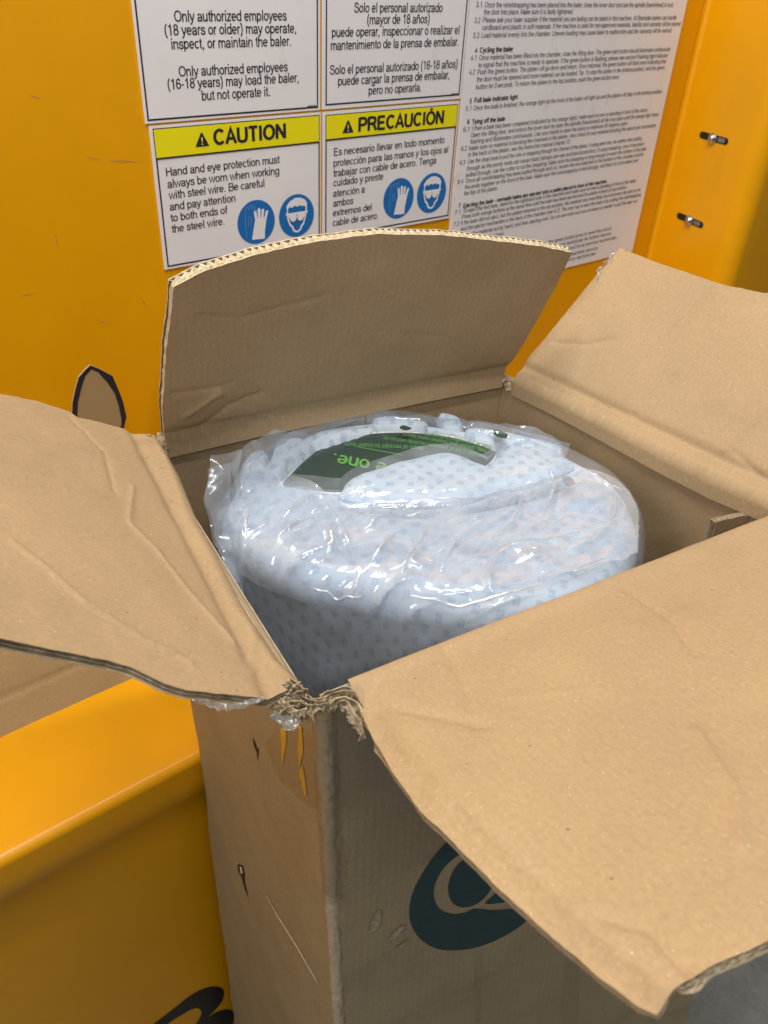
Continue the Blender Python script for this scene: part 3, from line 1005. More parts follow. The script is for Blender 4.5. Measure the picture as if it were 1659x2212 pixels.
# the long instruction sheet
r5 = sign_rect([(1018, 0), (1489, 0), (1363, 541), (966, 520)], YS)
zb = on_y((1290, 562), YS)[2]
r5 = (max(r5[0], r2[1] + .002), r5[1], zb, r5[3] + .20)
s = make_sign('instruction_sheet', 'tall white sheet of small numbered instructions, right of the other labels on the press', r5, r5, border=False)
s['category'] = 'instruction sheet'
MAN3 = [("3.1", (205, 47), 243), ("Once the wire/strapping has been placed into the baler, close the lower door and use the spindle (handwheel) to lock", (262, 48), 1492),
        ("the door into place. Make sure it is fastly tightened.", (257, 95), 840),
        ("3.2", (195, 150), 232), ("Please ask your baler supplier if the material you are baling can be baled in this machine. All Bramidan balers can handle", (250, 147), 1515),
        ("cardboard and plastic in soft materials. If the machine is used for non-approved materials, liability and warranty will be waived.", (245, 196), 1543),
        ("3.3", (185, 248), 226), ("Load material evenly into the chamber. Uneven loading may cause baler to malfunction and the warranty will be waived.", (240, 247), 1483),
        ("4.1", (170, 395), 206), ("Once material has been filled into the chamber, close the filling door. The green start button should illuminate continuously", (225, 393), 1475),
        ("to signal that the machine is ready to operate. If the green button is flashing, please see section Flashing light indicator", (220, 441), 1458),
        ("4.2", (160, 489), 198), ("Push the green button. The platen will go down and return. Once returned, the green button will flash once indicating that", (215, 487), 1447),
        ("the door must be opened and more material can be loaded. Tip: To stop the platen in the bottom position, hold the green", (210, 535), 1435),
        ("button for 3 seconds. To return the platen to the top position, push the green button once.", (205, 583), 1143),
        ("5.1", (137, 725), 172), ("Once the bale is finished, the orange light on the front of the baler will light up and the platen will stay in the bottom position.", (188, 721), 1423),
        ("6.1", (122, 862), 160), ("When a bale has been completed (indicated by the orange light), make sure no one is standing in front of the doors.", (177, 855), 1328),
        ("Open the filling door, and unlock the lower door by open the spindle (handwheel) all the way open until the orange light stops", (170, 898), 1398),
        ("flashing and illuminates continuously. Use your hands to open the doors to minimum 90 degrees open.", (168, 940), 1197),
        ("6.2", (108, 987), 146), ("Make sure no material is blocking the channels in the platen. Also check for any material blocking the ejector pin mechanism", (160, 983), 1380)]
MAN4 = [("in the back of the platen, see the instruction manual chapter 12.", (238, 112), 905),
        ("6.3", (182, 166), 216), ("Use the strap hook to pull the wire or strapping through the channel of the platen. If using steel wire, be careful when pulling", (235, 157), 1370),
        ("through as the pointy ends can cause injury (always use eye and hand protection). If using strapping, once it has been", (228, 203), 1385),
        ("pulled through, use the cutter to cut the strapping. Make sure the strapping is long enough to reach the bottom of the bale", (222, 245), 1400),
        ("6.4", (168, 290), 205), ("Once all wire/strapping has been pulled through and cut, loosen the end attached to the bottom of the chamber and tie", (220, 284), 1380),
        ("the ends together on the front of the bale. Make sure the wire/strapping is tied strongly, and that it is not hooked over", (215, 325), 1348),
        ("the top of the platen.", (210, 365), 432),
        ("7.1", (150, 490), 186), ("To eject the tied bale, stand on the righthand side of the machine and make sure no one is standing in front of the baler.", (203, 480), 1335),
        ("Press both orange buttons at the same time until the bale has been ejected and the platen is back at top position.", (195, 518), 1275),
        ("7.2", (143, 567), 178), ("If the bale did not eject, but the platen returned to the top position, the material was most likely stuck between the ejector pin", (190, 558), 1362),
        ("and the ejector mechanism in the back of the chamber (see 6.2). The only way to eject the bale is by cutting the wire/strapping", (188, 597), 1365),
        ("pulling the material out by hand, and then starting over. Do not use tools such as crowbars or needle to pull the bale out", (184, 640), 1340),
        ("or the warranty will be waived.", (180, 683), 470),
        ("then press the green button once to reset the circuit", (640, 706), 1170),
        ("or contact the service technician for further service", (640, 742), 1170), ("and always contact your local service technician", (640, 779), 1205),
        ("before using the machine service", (700, 808), 1085), ("again after service technician", (700, 842), 1070)]
BOLD3 = [("4", (197, 345), 212), ("Cycling the baler", (230, 344), 447), ("5", (163, 676), 177), ("Full bale indicator light", (195, 671), 478), ("6", (148, 812), 162), ("Tying off the bale", (180, 811), 395)]
BOLD4 = [("7", (175, 446), 188), ("Ejecting the bale - normally bales are ejected onto a pallet placed in front of the machine", (205, 446), 1140)]
L = Letters()
BH = []
for lst, zf, LL, bd in ((MAN3, Z3, L, .0), (MAN4, Z4, L, .0), (BOLD3, Z3, None, .03), (BOLD4, Z4, None, .03)):
    for txt, (lx, ly), rx in lst:
        A, B_ = wall_line(zf(lx, ly), zf(rx, 0)[0], YS - .0004)
        if LL is None:
            if len(txt) < 3: LQ = Letters()
            LQ.add(txt, A, B_ - A, np.array([0, 0, .0072]), bd)
            if len(txt) >= 3: BH.append(LQ)
        else: LL.add(txt, A, B_ - A, np.array([0, 0, .0072]), bd)
L.build('instruction_text', M['ink_grey'], s)
for LQ in BH: LQ.build('section_heading', M['ink'], s)


# ------------------------------------------------------------------ cardboard sheets: slab with two liners and a corrugated core
def sheet(name, C0, C1, D0, D1, nrm, mat, parent, t=.006, nu=110, nv=80, disp=None, uvaxes=None, edge_mat=None, jag=.0006, seed=0.0,
          flutes=(), ribs=(), back_mat=None, lip=None, dep=.0022, core=None):
    """Coons patch between hinge C0, far edge C1 (both along u) and side edges D0, D1 (along v); nrm = side the photo shows."""
    c0, c1 = resample(C0, nu), resample(C1, nu)
    d0, d1 = resample(D0, nv), resample(D1, nv)
    for cc, sd in ((c1, 1), (d0, 2), (d1, 3)):
        w = np.ones(len(cc)); w[:3] = 0; w[-3:] = 0
        k1 = nz(cc, 210, seed + sd) * .6 + nz(cc, 70, seed + sd * 3) * 1.0
        tang = np.gradient(cc, axis=0); tang /= np.linalg.norm(tang, axis=1)[:, None] + 1e-9
        cc += np.cross(tang, nrm) * (k1 * jag * w)[:, None]
    u = np.linspace(0, 1, nu)[:, None, None]; v = np.linspace(0, 1, nv)[None, :, None]
    G = (1 - v) * c0[:, None] + v * c1[:, None] + (1 - u) * d0[None] + u * d1[None]
    G -= (1 - u) * (1 - v) * c0[0] + u * (1 - v) * c0[-1] + (1 - u) * v * c1[0] + u * v * c1[-1]
    o = c0[0]
    ax, ay = uvaxes
    A = ((G - o) @ ax); Bq = ((G - o) @ ay)
    if disp is not None:
        h = disp(A, Bq, np.broadcast_to(u[..., 0], A.shape), np.broadcast_to(v[..., 0], A.shape), G)
        G = G + h[..., None] * nrm
    if lip is not None:
        iv, dp = lip
        for j in range(6):
            G[:, j] = c0 + iv * (.0022 - .0012 * j / 5) - UP * dp * (1 - j / 5.0)
        for j in range(6, 12):
            f_ = (j - 5) / 7.0
            G[:, j] = G[:, j] * f_ + (c0 + iv * .001 * (1 - f_) + (G[:, j] - c0) * .9) * (1 - f_)
    du = np.gradient(G, axis=0); dv = np.gradient(G, axis=1)
    N = np.cross(du, dv); N /= np.linalg.norm(N, axis=2)[..., None] + 1e-12
    if (N[nu // 2, nv // 2] @ nrm) < 0: N = -N
    lt = .0006 if t < .010 else .0011
    n = nu * nv
    V = [G.reshape(-1, 3), (G - N * t).reshape(-1, 3)]
    UVq = np.stack([A, Bq], -1).reshape(-1, 2)
    UV = [UVq, UVq]
    flip = (np.cross(du, dv)[nu // 2, nv // 2] @ nrm) < 0
    F1 = grid_faces(nu, nv, False, 0, flip)
    F2 = grid_faces(nu, nv, False, n, not flip)
    loop = [(i, 0) for i in range(nu)] + [(nu - 1, j) for j in range(1, nv)] + [(i, nv - 1) for i in range(nu - 2, -1, -1)] + [(0, j) for j in range(nv - 2, 0, -1)]
    Lp = np.array([G[i, j] for i, j in loop]); Ln = np.array([N[i, j] for i, j in loop])
    cen = G[nu // 2, nv // 2]
    tg = np.roll(Lp, -1, 0) - np.roll(Lp, 1, 0)
    tg /= np.linalg.norm(tg, axis=1)[:, None] + 1e-12
    inn = np.cross(Ln, tg); inn /= np.linalg.norm(inn, axis=1)[:, None] + 1e-12
    if np.mean(np.sum(inn * (cen - Lp), 1)) < 0: inn = -inn
    rings = [Lp, Lp - Ln * lt, Lp - Ln * lt + inn * dep, Lp - Ln * (t - lt) + inn * dep, Lp - Ln * (t - lt), Lp - Ln * t]
    b0 = 2 * n
    m_ = len(loop)
    for rg in rings:
        V.append(rg); UV.append(np.array([UVq[i * nv + j] for i, j in loop]))
    Fr, fm = [], []
    for k_ in range(5):
        for q in range(m_):
            q2 = (q + 1) % m_
            f = [b0 + k_ * m_ + q, b0 + k_ * m_ + q2, b0 + (k_ + 1) * m_ + q2, b0 + (k_ + 1) * m_ + q]
            Fr.append(f); fm.append(3 if k_ in (1, 2, 3) else 2)
    V = np.concatenate(V); UV = np.concatenate(UV)
    fmat = [0] * len(F1) + [1] * len(F2) + fm
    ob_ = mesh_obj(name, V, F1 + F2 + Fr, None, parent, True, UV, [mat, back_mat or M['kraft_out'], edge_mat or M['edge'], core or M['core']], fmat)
    # core paper showing in the cut edges
    EV, EF = [], []

    def flush():
        if EV:
            oe = mesh_obj('corrugated_edge', np.array(EV), list(EF), M['edge'] if edge_mat is None else edge_mat, ob_, True)
            md = oe.modifiers.new('paper', 'SOLIDIFY'); md.thickness = .0004; md.offset = 0
        EV.clear(); EF.clear()

    def ribbon(P, inw):
        b = len(EV); k_ = len(P)
        EV.extend(list(P)); EV.extend(list(P + inw))
        for q in range(k_ - 1): EF.append([b + q, b + q + 1, b + k_ + q + 1, b + k_ + q])
    segs = {'far': (nu + nv - 2, 2 * nu + nv - 3), 'side1': (nu - 1, nu + nv - 2), 'side0': (2 * nu + nv - 3, 2 * nu + 2 * nv - 5)}
    for which, kind in list((w, 'f') for w in flutes) + list((w, 'r') for w in ribs):
        a, b = segs[which]
        idx = np.arange(a, min(b + 1, m_))
        P, Nn, In = Lp[idx], Ln[idx], inn[idx]
        s_ = np.r_[0, np.cumsum(np.linalg.norm(np.diff(P, axis=0), axis=1))]
        cnt = max(30, int(s_[-1] / (.0008 if kind == 'f' else .004)))
        ss = np.linspace(0, s_[-1], cnt)
        ip = lambda Q: np.stack([np.interp(ss, s_, Q[:, k_]) for k_ in range(3)], 1)
        P, Nn, In = ip(P), ip(Nn), ip(In)
        mid = -t * (.52 if kind == 'f' else .5)
        wob = nz(P, 90, seed + 5) * .0007
        ribbon(P + Nn * (mid + wob)[:, None] + In * .0004, In * (dep + .0005))
        if kind == 'f':
            ph = nz(P, 14, seed) * 5.0 + nz(P, 60, seed + 2) * 1.6
            crush = np.clip(.80 + nz(P, 38, seed + 4) * .75, .25, 1.0)
            for lo, hi, lam in ((-lt, mid, .0098), (mid, -t + lt, .0071)):
                am = (hi - lo) / 2; ct = (hi + lo) / 2
                wv_ = np.clip(1.15 * np.sin(2 * np.pi * ss / lam + ph + lam * 900), -1, 1) * crush + (crush - 1) * .5 * np.sign(ct + t / 2)
                ribbon(P + Nn * (ct + am * wv_)[:, None] + In * .0002, In * (dep + .0005))
        else:
            for q in (-.24, -.76):
                wv_ = nz(P, 130, seed + q * 9) * t * .16
                ribbon(P + Nn * (t * q + wv_)[:, None] + In * (.0006 + abs(nz(P, 60, q)) * .003)[:, None], In * (dep + .0005))
        flush()
    return ob_


def crease(A, B, pts, w, d, one=False):
    """groove/ridge along a polyline given in sheet metres"""
    best = np.full(A.shape, 9.0)
    for (a, b) in zip(pts[:-1], pts[1:]):
        a, b = np.array(a), np.array(b)
        ab = b - a
        t = np.clip(((A - a[0]) * ab[0] + (B - a[1]) * ab[1]) / (ab @ ab), 0, 1)
        best = np.minimum(best, np.hypot(A - a[0] - t * ab[0], B - a[1] - t * ab[1]))
    return d * 1.15 * np.exp(-best / (w * .55))


def gnoise(G, s, seed): return nz(G.reshape(-1, 3), s, seed).reshape(G.shape[:2])


# ------------------------------------------------------------------ the carton
ZR = HC - 0.425
Fc_ = on_z((700, 1495), ZR); Lc = on_z((355, 965), ZR); Bc = on_z((1090, 815), ZR); Rc = on_z((1690, 1108), ZR)
FLOOR = 0.004
KD = (HC - .425) / 1.025
Fb = np.array([Fc_[0] + .0296 * KD, Fc_[1] - .0225 * KD, FLOOR]); Lb_ = np.array([Lc[0], Lc[1], FLOOR])
Rb = np.array([Rc[0] + .0273 * KD, Rc[1] - .158 * KD, FLOOR]); Bb = np.array([Bc[0] + .02, Bc[1] + .01, FLOOR])
ctr = (Fc_ + Lc + Bc + Rc) / 4
carton = empty('cardboard_carton', (ctr[0], ctr[1], 0), 'tall brown corrugated carton standing open with four flaps spread and torn corners', 'cardboard box')


def wall(name, T0, T1, B0, B1, mat_in, mat_out, inward, seed, bulge=.004, extra=None, down=None):
    """side of the carton: top edge T0-T1, bottom edge B0-B1; its photo side is `mat_in` if inward else outward"""
    n = np.cross(T1 - T0, B0 - T0); n /= np.linalg.norm(n)
    cin = np.array([ctr[0], ctr[1], T0[2]]) - (T0 + T1) / 2
    nin = n if n @ cin > 0 else -n
    nr = nin if inward else -nin
    ax = (T1 - T0) / np.linalg.norm(T1 - T0); ay = np.array([0, 0, -1.0])

    def dsp(A, B, u, v, G):
        h = gnoise(G, 5, seed) * .0035 * np.minimum(1, v * 12) + gnoise(G, 22, seed + 3) * .0011 * np.minimum(1, v * 10)
        h += bulge * np.sin(np.pi * u) * np.minimum(1, v * 4) * (0 if inward else 1)
        if extra: h = h + extra(A, B, u, v)
        return h
    return sheet(name, [T0, T1], [B0, B1], [T0, B0], [T1, B1], nr, mat_in if inward else mat_out, carton, nu=70, nv=150, disp=dsp,
                 uvaxes=(ax, ay), seed=seed, back_mat=mat_out if inward else mat_in, jag=0)


back_w = wall('back_wall', Lc, Bc, Lb_, Bb, M['kraft'], M['kraft_out'], True, 1.3)
right_w = wall('right_wall', Bc, Rc, Bb, Rb, M['kraft'], M['kraft_out'], True, 2.3)
oL = -np.cross(UP, Lc - Fc_); oL /= np.linalg.norm(oL); oL = oL if oL[0] < 0 else -oL
oF = np.cross(UP, Rc - Fc_); oF /= np.linalg.norm(oF); oF = oF if oF[1] < 0 else -oF
Fo = oL * .0065 + oF * .0065
DL = np.array([0, 0, -.030])
left_w = wall('left_wall', Fc_ + Fo + oF * -.003 + DL, Lc + oL * .0065 + DL, Fb + Fo + oF * -.003, Lb_ + oL * .0065, M['kraft'], M['kraft_out'], False, 3.3, bulge=.006)
front_w = wall('front_wall', Fc_ + Fo + oL * -.003, Rc + oF * .0065, Fb + Fo + oL * -.003, Rb + oF * .0065, M['kraft'], M['kraft_front'], False, 4.3, bulge=.004)


def flap_frame(P0, P1, theta, outward):
    """plane through hinge P0-P1 raised theta degrees from the horizontal; returns origin, ax, ay, normal (upper/inner side)"""
    ax = (P1 - P0) / np.linalg.norm(P1 - P0)
    o = outward - ax * (outward @ ax); o[2] = 0; o /= np.linalg.norm(o)
    th = math.radians(theta)
    ay = o * math.cos(th) + UP * math.sin(th)
    n = -o * math.sin(th) + UP * math.cos(th)
    return P0, ax, ay, n


def conv(pts, fr):
    """mixed list of photo points (x,y) and ('m', a, b) sheet metres -> 3-D on the flap plane"""
    P0, ax, ay, n = fr
    return np.array([P0 + ax * p[1] + ay * p[2] if p[0] == 'm' else on_plane(p, P0, n) for p in pts])


def to_ab(pts, fr):
    P0, ax, ay, n = fr
    return [((q - P0) @ ax, (q - P0) @ ay) for q in conv(pts, fr)]


cxy = np.array([ctr[0], ctr[1], 0])
# back flap -------------------------------------------------------
fr = flap_frame(Lc, Bc, 108, (Lc + Bc) / 2 - cxy)
cr = [to_ab(p, fr) for p in ([(430, 690), (520, 700), (600, 680), (700, 655)], [(370, 858), (440, 852), (500, 838)], [(470, 850), (540, 900)], [(880, 730), (960, 740), (1010, 790)],
                             [(400, 905), (470, 860)], [(430, 930), (500, 880), (560, 860)])]


def dsp_back(A, B, u, v, G):
    h = gnoise(G, 6, 11) * .004 * np.minimum(1, v * 6) + gnoise(G, 30, 12) * .0005
    h += .010 * np.sin(np.pi * u) * v * v * -1
    h += crease(A, B, cr[0], .004, -.0016) + crease(A, B, cr[1], .005, -.0018) + crease(A, B, cr[2], .006, .0022) + crease(A, B, cr[3], .004, -.0012)
    h += crease(A, B, cr[4], .006, .0025) + crease(A, B, cr[5], .007, -.0022)
    h += -.003 * np.exp(-((B - .012) / .006) ** 2)
    return h


sheet('back_flap', conv([(358, 958), (560, 912), (760, 872), (920, 840), (1088, 808)], fr),
      conv([(374, 618), (440, 588), (560, 558), (700, 533), (830, 518), (960, 520), (1090, 531), (1180, 538), (1237, 546)], fr),
      conv([(358, 958), (350, 880), (354, 830), (358, 750), (366, 690), (374, 618)], fr),
      conv([(1088, 808), (1130, 742), (1165, 682), (1200, 622), (1237, 546)], fr),
      -fr[3] if fr[3][1] > 0 else fr[3], M['kraft'], carton, t=.0112, disp=dsp_back, uvaxes=(fr[1], fr[2]), seed=21, flutes=('far',), ribs=('side0', 'side1'), nu=150, nv=110,
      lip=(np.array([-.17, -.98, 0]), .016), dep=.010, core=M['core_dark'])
# right flap ------------------------------------------------------
fr = flap_frame(Bc, Rc, 47, (Bc + Rc) / 2 - cxy)
frR = fr
crr = [to_ab(p, fr) for p in ([(1180, 730), (1240, 733), (1300, 722)], [(1440, 790), (1600, 640), (1659, 600)], [(1340, 880), (1480, 745), (1659, 590)], [(1555, 960), (1610, 1010)], [(1480, 1000), (1659, 835)], [(1250, 880), (1430, 700), (1500, 620)], [(1200, 800), (1320, 650)])]


def dsp_right(A, B, u, v, G):
    h = gnoise(G, 5, 31) * .0035 * np.minimum(1, v * 6) + gnoise(G, 26, 32) * .0006
    h += crease(A, B, crr[0], .004, -.0020) + crease(A, B, crr[1], .004, .0024) + crease(A, B, crr[2], .005, -.0013) + crease(A, B, crr[3], .004, -.002) + crease(A, B, crr[4], .005, .0022) + crease(A, B, crr[5], .006, -.0024) + crease(A, B, crr[6], .005, .0012)
    h += .006 * np.exp(-((B - .004) / .009) ** 2) - .0045 * np.exp(-((B - .022) / .006) ** 2)
    return h


sheet('right_flap', conv([(1112, 826), (1200, 868), (1300, 920), (1420, 985), (1540, 1045), (1690, 1108)], fr),
      conv([(1340, 535), (1420, 566), (1500, 592), (1560, 613), (1659, 633), (1760, 655), (1900, 690), (2050, 745)], fr),
      conv([(1112, 826), (1130, 785), (1180, 728), (1240, 655), (1285, 600), (1340, 535)], fr),
      conv([(1690, 1108), (1840, 960), (2050, 745)], fr), fr[3], M['kraft'], carton, t=.006, disp=dsp_right, uvaxes=(fr[1], fr[2]), seed=41, flutes=('far',), ribs=('side0',), nv=110,
      lip=(np.array([-.98, -.1, 0]), .016))
# left flap -------------------------------------------------------
P0 = Lc; P1 = Fc_ + np.array([-.012, .014, 0])
fr = flap_frame(P0, P1, 33, (Lc + Fc_) / 2 - cxy)
frL = fr
crl = [to_ab(p, fr) for p in ([(0, 1060), (150, 1070), (270, 1090), (400, 1110)], [(0, 950), (120, 965), (270, 985), (370, 1000)], [(300, 1060), (290, 1140), (350, 1200), (420, 1290), (520, 1400)],
                             [(40, 1180), (120, 1240), (200, 1310), (330, 1390), (430, 1440)], [(160, 905), (240, 985), (260, 1070)], [(0, 1290), (110, 1320), (260, 1360)],
                             [(350, 1430), (480, 1425), (560, 1430)], [(520, 1310), (560, 1400), (565, 1470)], [(60, 900), (200, 940), (320, 960)])]


def dsp_left(A, B, u, v, G):
    h = gnoise(G, 5, 51) * .0040 * np.minimum(1, v * 6) + gnoise(G, 28, 52) * .0006 + gnoise(G, 70, 55) * .0003
    for i, (w, d) in enumerate(((.004, -.0012), (.005, .0016), (.0035, .0020), (.003, .0019), (.004, -.0014), (.004, .0010), (.003, -.0012), (.004, .0016), (.006, .0016))):
        h += crease(A, B, crl[i], w, d)
    h += .005 * np.exp(-((B - .006) / .009) ** 2) - .003 * np.exp(-((B - .026) / .006) ** 2)
    return h


sheet('left_flap', conv([(345, 957), (385, 1030), (422, 1125), (462, 1195), (522, 1312), (598, 1428), (655, 1486)], fr),
      conv([('m', -.06, .25), ('m', .05, .255), ('m', .15, .25), ('m', .25, .255), ('m', .36, .26), ('m', .40, .262)], fr),
      conv([(345, 957), (318, 942), (285, 928), (240, 914), (195, 903), (170, 900), (150, 887), (80, 866), (0, 853), ('m', -.06, .25)], fr),
      conv([(655, 1486), (610, 1500), (560, 1504), (480, 1494), (410, 1484), (360, 1470), (325, 1452), (290, 1436), (240, 1420), (120, 1397), (0, 1374), ('m', .40, .262)], fr),
      fr[3], M['kraft'], carton, t=.0065, nu=130, nv=170, disp=dsp_left, uvaxes=(fr[1], fr[2]), seed=61, ribs=('side1', 'side0'), edge_mat=M['pulp'],
      lip=(oL * -1.0, .034))
# front flap ------------------------------------------------------
P0 = Fc_ + np.array([.02, -.002, .0]); P1 = Rc
fr = flap_frame(P0, P1, 17, (Rc + Fc_) / 2 - cxy)
frF = fr
crf = [to_ab(p, fr) for p in ([(780, 1500), (900, 1530), (1050, 1560)], [(1350, 1265), (1450, 1330), (1500, 1400)], [(820, 1560), (900, 1640), (990, 1740), (1100, 1850), (1250, 1975), (1390, 2090)],
                             [(1100, 1500), (1300, 1480)], [(960, 1400), (1010, 1470), (1030, 1560)], [(1500, 1560), (1590, 1700), (1600, 1820)], [(1290, 1960), (1400, 1990), (1480, 2080)])]


def dsp_front(A, B, u, v, G):
    h = gnoise(G, 7, 71) * .0060 * np.minimum(1, v * 6) + gnoise(G, 26, 72) * .0005
    h += crease(A, B, crf[0], .006, -.0028) + crease(A, B, crf[1], .004, -.0022) + crease(A, B, crf[2], .006, -.0022) + crease(A, B, crf[3], .005, .001) + crease(A, B, crf[4], .005, -.0022) + crease(A, B, crf[5], .006, .0024) + crease(A, B, crf[6], .006, -.0024)
    h += .004 * np.exp(-((B - .003) / .008) ** 2)
    h += -.010 * np.exp(-(u / .03) ** 2) * np.minimum(1, v * 8)      # left edge curls down
    return h


sheet('front_flap', conv([(752, 1477), (900, 1416), (1060, 1354), (1214, 1296), (1400, 1221), (1520, 1172), (1690, 1106)], fr),
      conv([(1418, 2150), (1445, 2136), (1500, 2108), (1570, 2078), (1659, 2040), (1800, 1975), (2000, 1880), (2200, 1780)], fr),
      conv([(752, 1477), (775, 1508), (800, 1560), (850, 1648), (905, 1725), (985, 1800), (1080, 1888), (1200, 1990), (1300, 2072), (1380, 2132), (1418, 2150)], fr),
      conv([(1690, 1106), (1850, 1300), (2030, 1550), (2200, 1780)], fr), fr[3], M['kraft'], carton, t=.0065, nu=130, nv=130, disp=dsp_front, uvaxes=(fr[1], fr[2]), seed=81,
      flutes=('far',), ribs=('side0',), edge_mat=M['pulp'])


# crumpled, torn paper at the corners ------------------------------
def crumple(name, px, depth_pt, widths, mat, parent, seed, amp=.004, n=46, k_=9, thick=.0005):
    """a ragged strip of paper running along photo points at the depth of a known place"""
    pl_n = _R[:, 2]
    P = resample(np.array([on_plane(p, depth_pt, pl_n) for p in px]), n)
    tg = np.gradient(P, axis=0); tg /= np.linalg.norm(tg, axis=1)[:, None]
    wdv = np.cross(tg, pl_n); wdv /= np.linalg.norm(wdv, axis=1)[:, None]
    if wdv[n // 2][2] > 0: wdv = -wdv
    V = []
    ww = np.interp(np.linspace(0, 1, n), np.linspace(0, 1, len(widths)), widths)
    rag = 1 + .55 * nz(P, 260, seed)
    for i in range(n):
        for j in range(k_):
            q = j / (k_ - 1)
            V.append(P[i] + wdv[i] * ww[i] * rag[i] * q)
    V = np.array(V)
    V += np.stack([nz(V, 130, seed + 1), nz(V, 130, seed + 2), nz(V, 130, seed + 3)], 1) * amp
    V += np.stack([nz(V, 380, seed + 4), nz(V, 380, seed + 5), nz(V, 380, seed + 6)], 1) * amp * .35
    o = mesh_obj(name, V, grid_faces(n, k_), mat, parent, True, np.stack([V[:, 0], V[:, 2]], 1))
    md = o.modifiers.new('thickness', 'SOLIDIFY'); md.thickness = thick
    return o


Fd = Fc_ + np.array([-.004, -.010, .004])
pn_ = _R[:, 2]


def torn_layers(paths, depth_pt, seed, parent, wid=.0035):
    """thin torn plies: each a narrow curled strip with a ragged edge"""
    for i, (px, dz, w) in enumerate(paths):
        n = 40
        P = resample(np.array([on_plane(p, depth_pt + pn_ * dz, pn_) for p in spline(px, 6, False)]), n)
        tg = np.gradient(P, axis=0); tg /= np.linalg.norm(tg, axis=1)[:, None]
        wd_ = np.cross(tg, pn_); wd_ /= np.linalg.norm(wd_, axis=1)[:, None]
        if wd_[n // 2][2] > 0: wd_ = -wd_
        V = []
        for a in range(n):
            rag = w * (1 + .8 * noise.noise(Vector((a * .30, seed + i * 3.3, 0))) + .4 * noise.noise(Vector((a * 1.7, seed + i * 5.1, 4))))
            ph = .6 * noise.noise(Vector((a * .12, i * 2.2, seed)))
            for b in range(6):
                q = b / 5
                V.append(P[a] + wd_[a] * rag * q + pn_ * (rag * .8 * math.sin(q * 2.2 + ph) ))
        V = np.array(V)
        V += np.stack([nz(V, 75, seed + i), nz(V, 75, seed + i + 2), nz(V, 75, seed + i + 3)], 1) * .0026
        o = mesh_obj('torn_paper', V, grid_faces(n, 6), M['pulp'] if i % 3 else M['edge_dull'], parent, True, np.stack([V[:, 0], V[:, 2]], 1))
        md = o.modifiers.new('thickness', 'SOLIDIFY'); md.thickness = .0006


PTH = [([(560, 1500), (590, 1488), (612, 1470), (628, 1462)], .002, .006), ([(572, 1508), (600, 1494), (622, 1482), (640, 1484)], .0, .006), ([(585, 1516), (606, 1502), (632, 1496), (652, 1502)], -.002, .006),
       ([(596, 1526), (616, 1514), (640, 1508), (660, 1516)], -.003, .007), ([(602, 1540), (618, 1528), (636, 1522), (648, 1530)], -.004, .008), ([(628, 1462), (644, 1470), (652, 1482), (664, 1484)], .002, .006),
       ([(600, 1478), (618, 1470), (634, 1476), (650, 1472)], .0, .005), ([(640, 1498), (660, 1504), (684, 1512), (706, 1510)], .002, .006), ([(652, 1514), (676, 1520), (700, 1520), (724, 1514)], .0, .006),
       ([(664, 1496), (684, 1504), (706, 1500), (722, 1490)], .004, .005), ([(690, 1508), (708, 1492), (732, 1482), (760, 1482), (782, 1506)], .003, .006), ([(700, 1514), (718, 1498), (740, 1490), (764, 1494), (782, 1516), (792, 1540)], .001, .006),
       ([(712, 1520), (726, 1506), (744, 1500), (762, 1510), (780, 1535), (798, 1565)], -.001, .006), ([(722, 1524), (734, 1514), (746, 1514), (758, 1526), (776, 1556), (800, 1600)], -.003, .006)]
torn_layers(PTH, Fd, 31, carton)
rr_ = random.Random(5)
PTH = []
for i in range(10):
    cx_, cy_ = rr_.uniform(585, 655), rr_.uniform(1474, 1536)
    a0 = rr_.uniform(-.9, .9); L0 = rr_.uniform(10, 24)
    PTH.append(([(cx_ - L0 * math.cos(a0), cy_ - L0 * math.sin(a0)), (cx_ + rr_.uniform(-5, 5), cy_ + rr_.uniform(-6, 6)), (cx_ + L0 * math.cos(a0), cy_ + L0 * math.sin(a0))], rr_.uniform(-.006, .004), rr_.uniform(.003, .006)))
torn_layers(PTH, Fd, 77, carton)
Ld = Lc + np.array([-.004, .004, .004])
for i, (px, wd_, am) in enumerate([([(322, 938), (338, 940), (352, 946), (362, 950)], (.004, .010, .012, .008), .006), ([(330, 948), (345, 952), (360, 950)], (.006, .012, .014), .006)]):
    crumple('torn_paper', px, Ld, wd_, M['pulp'], carton, 200 + i * 7.3, am)
for i, (px, wd_, am) in enumerate([([(1068, 812), (1085, 808), (1105, 815), (1122, 822)], (.004, .008, .010, .004), .005), ([(1085, 815), (1100, 818), (1115, 826)], (.008, .012, .010), .005)]):
    crumple('torn_paper', px, Bc + np.array([0, 0, .002]), wd_, M['pulp'], carton, 300 + i * 7.3, am)


# marks laid on a wall of the carton -------------------------------
def bvh_of(o):
    off = world_origin(o)
    vs = [v.co + off for v in o.data.vertices]
    return BVHTree.FromPolygons(vs, [list(p.vertices) for p in o.data.polygons])


def cast(bv, p):
    d = Vector(ray(p))
    loc, nr, _, _ = bv.ray_cast(Vector(CAM), d)
    return loc, nr, d


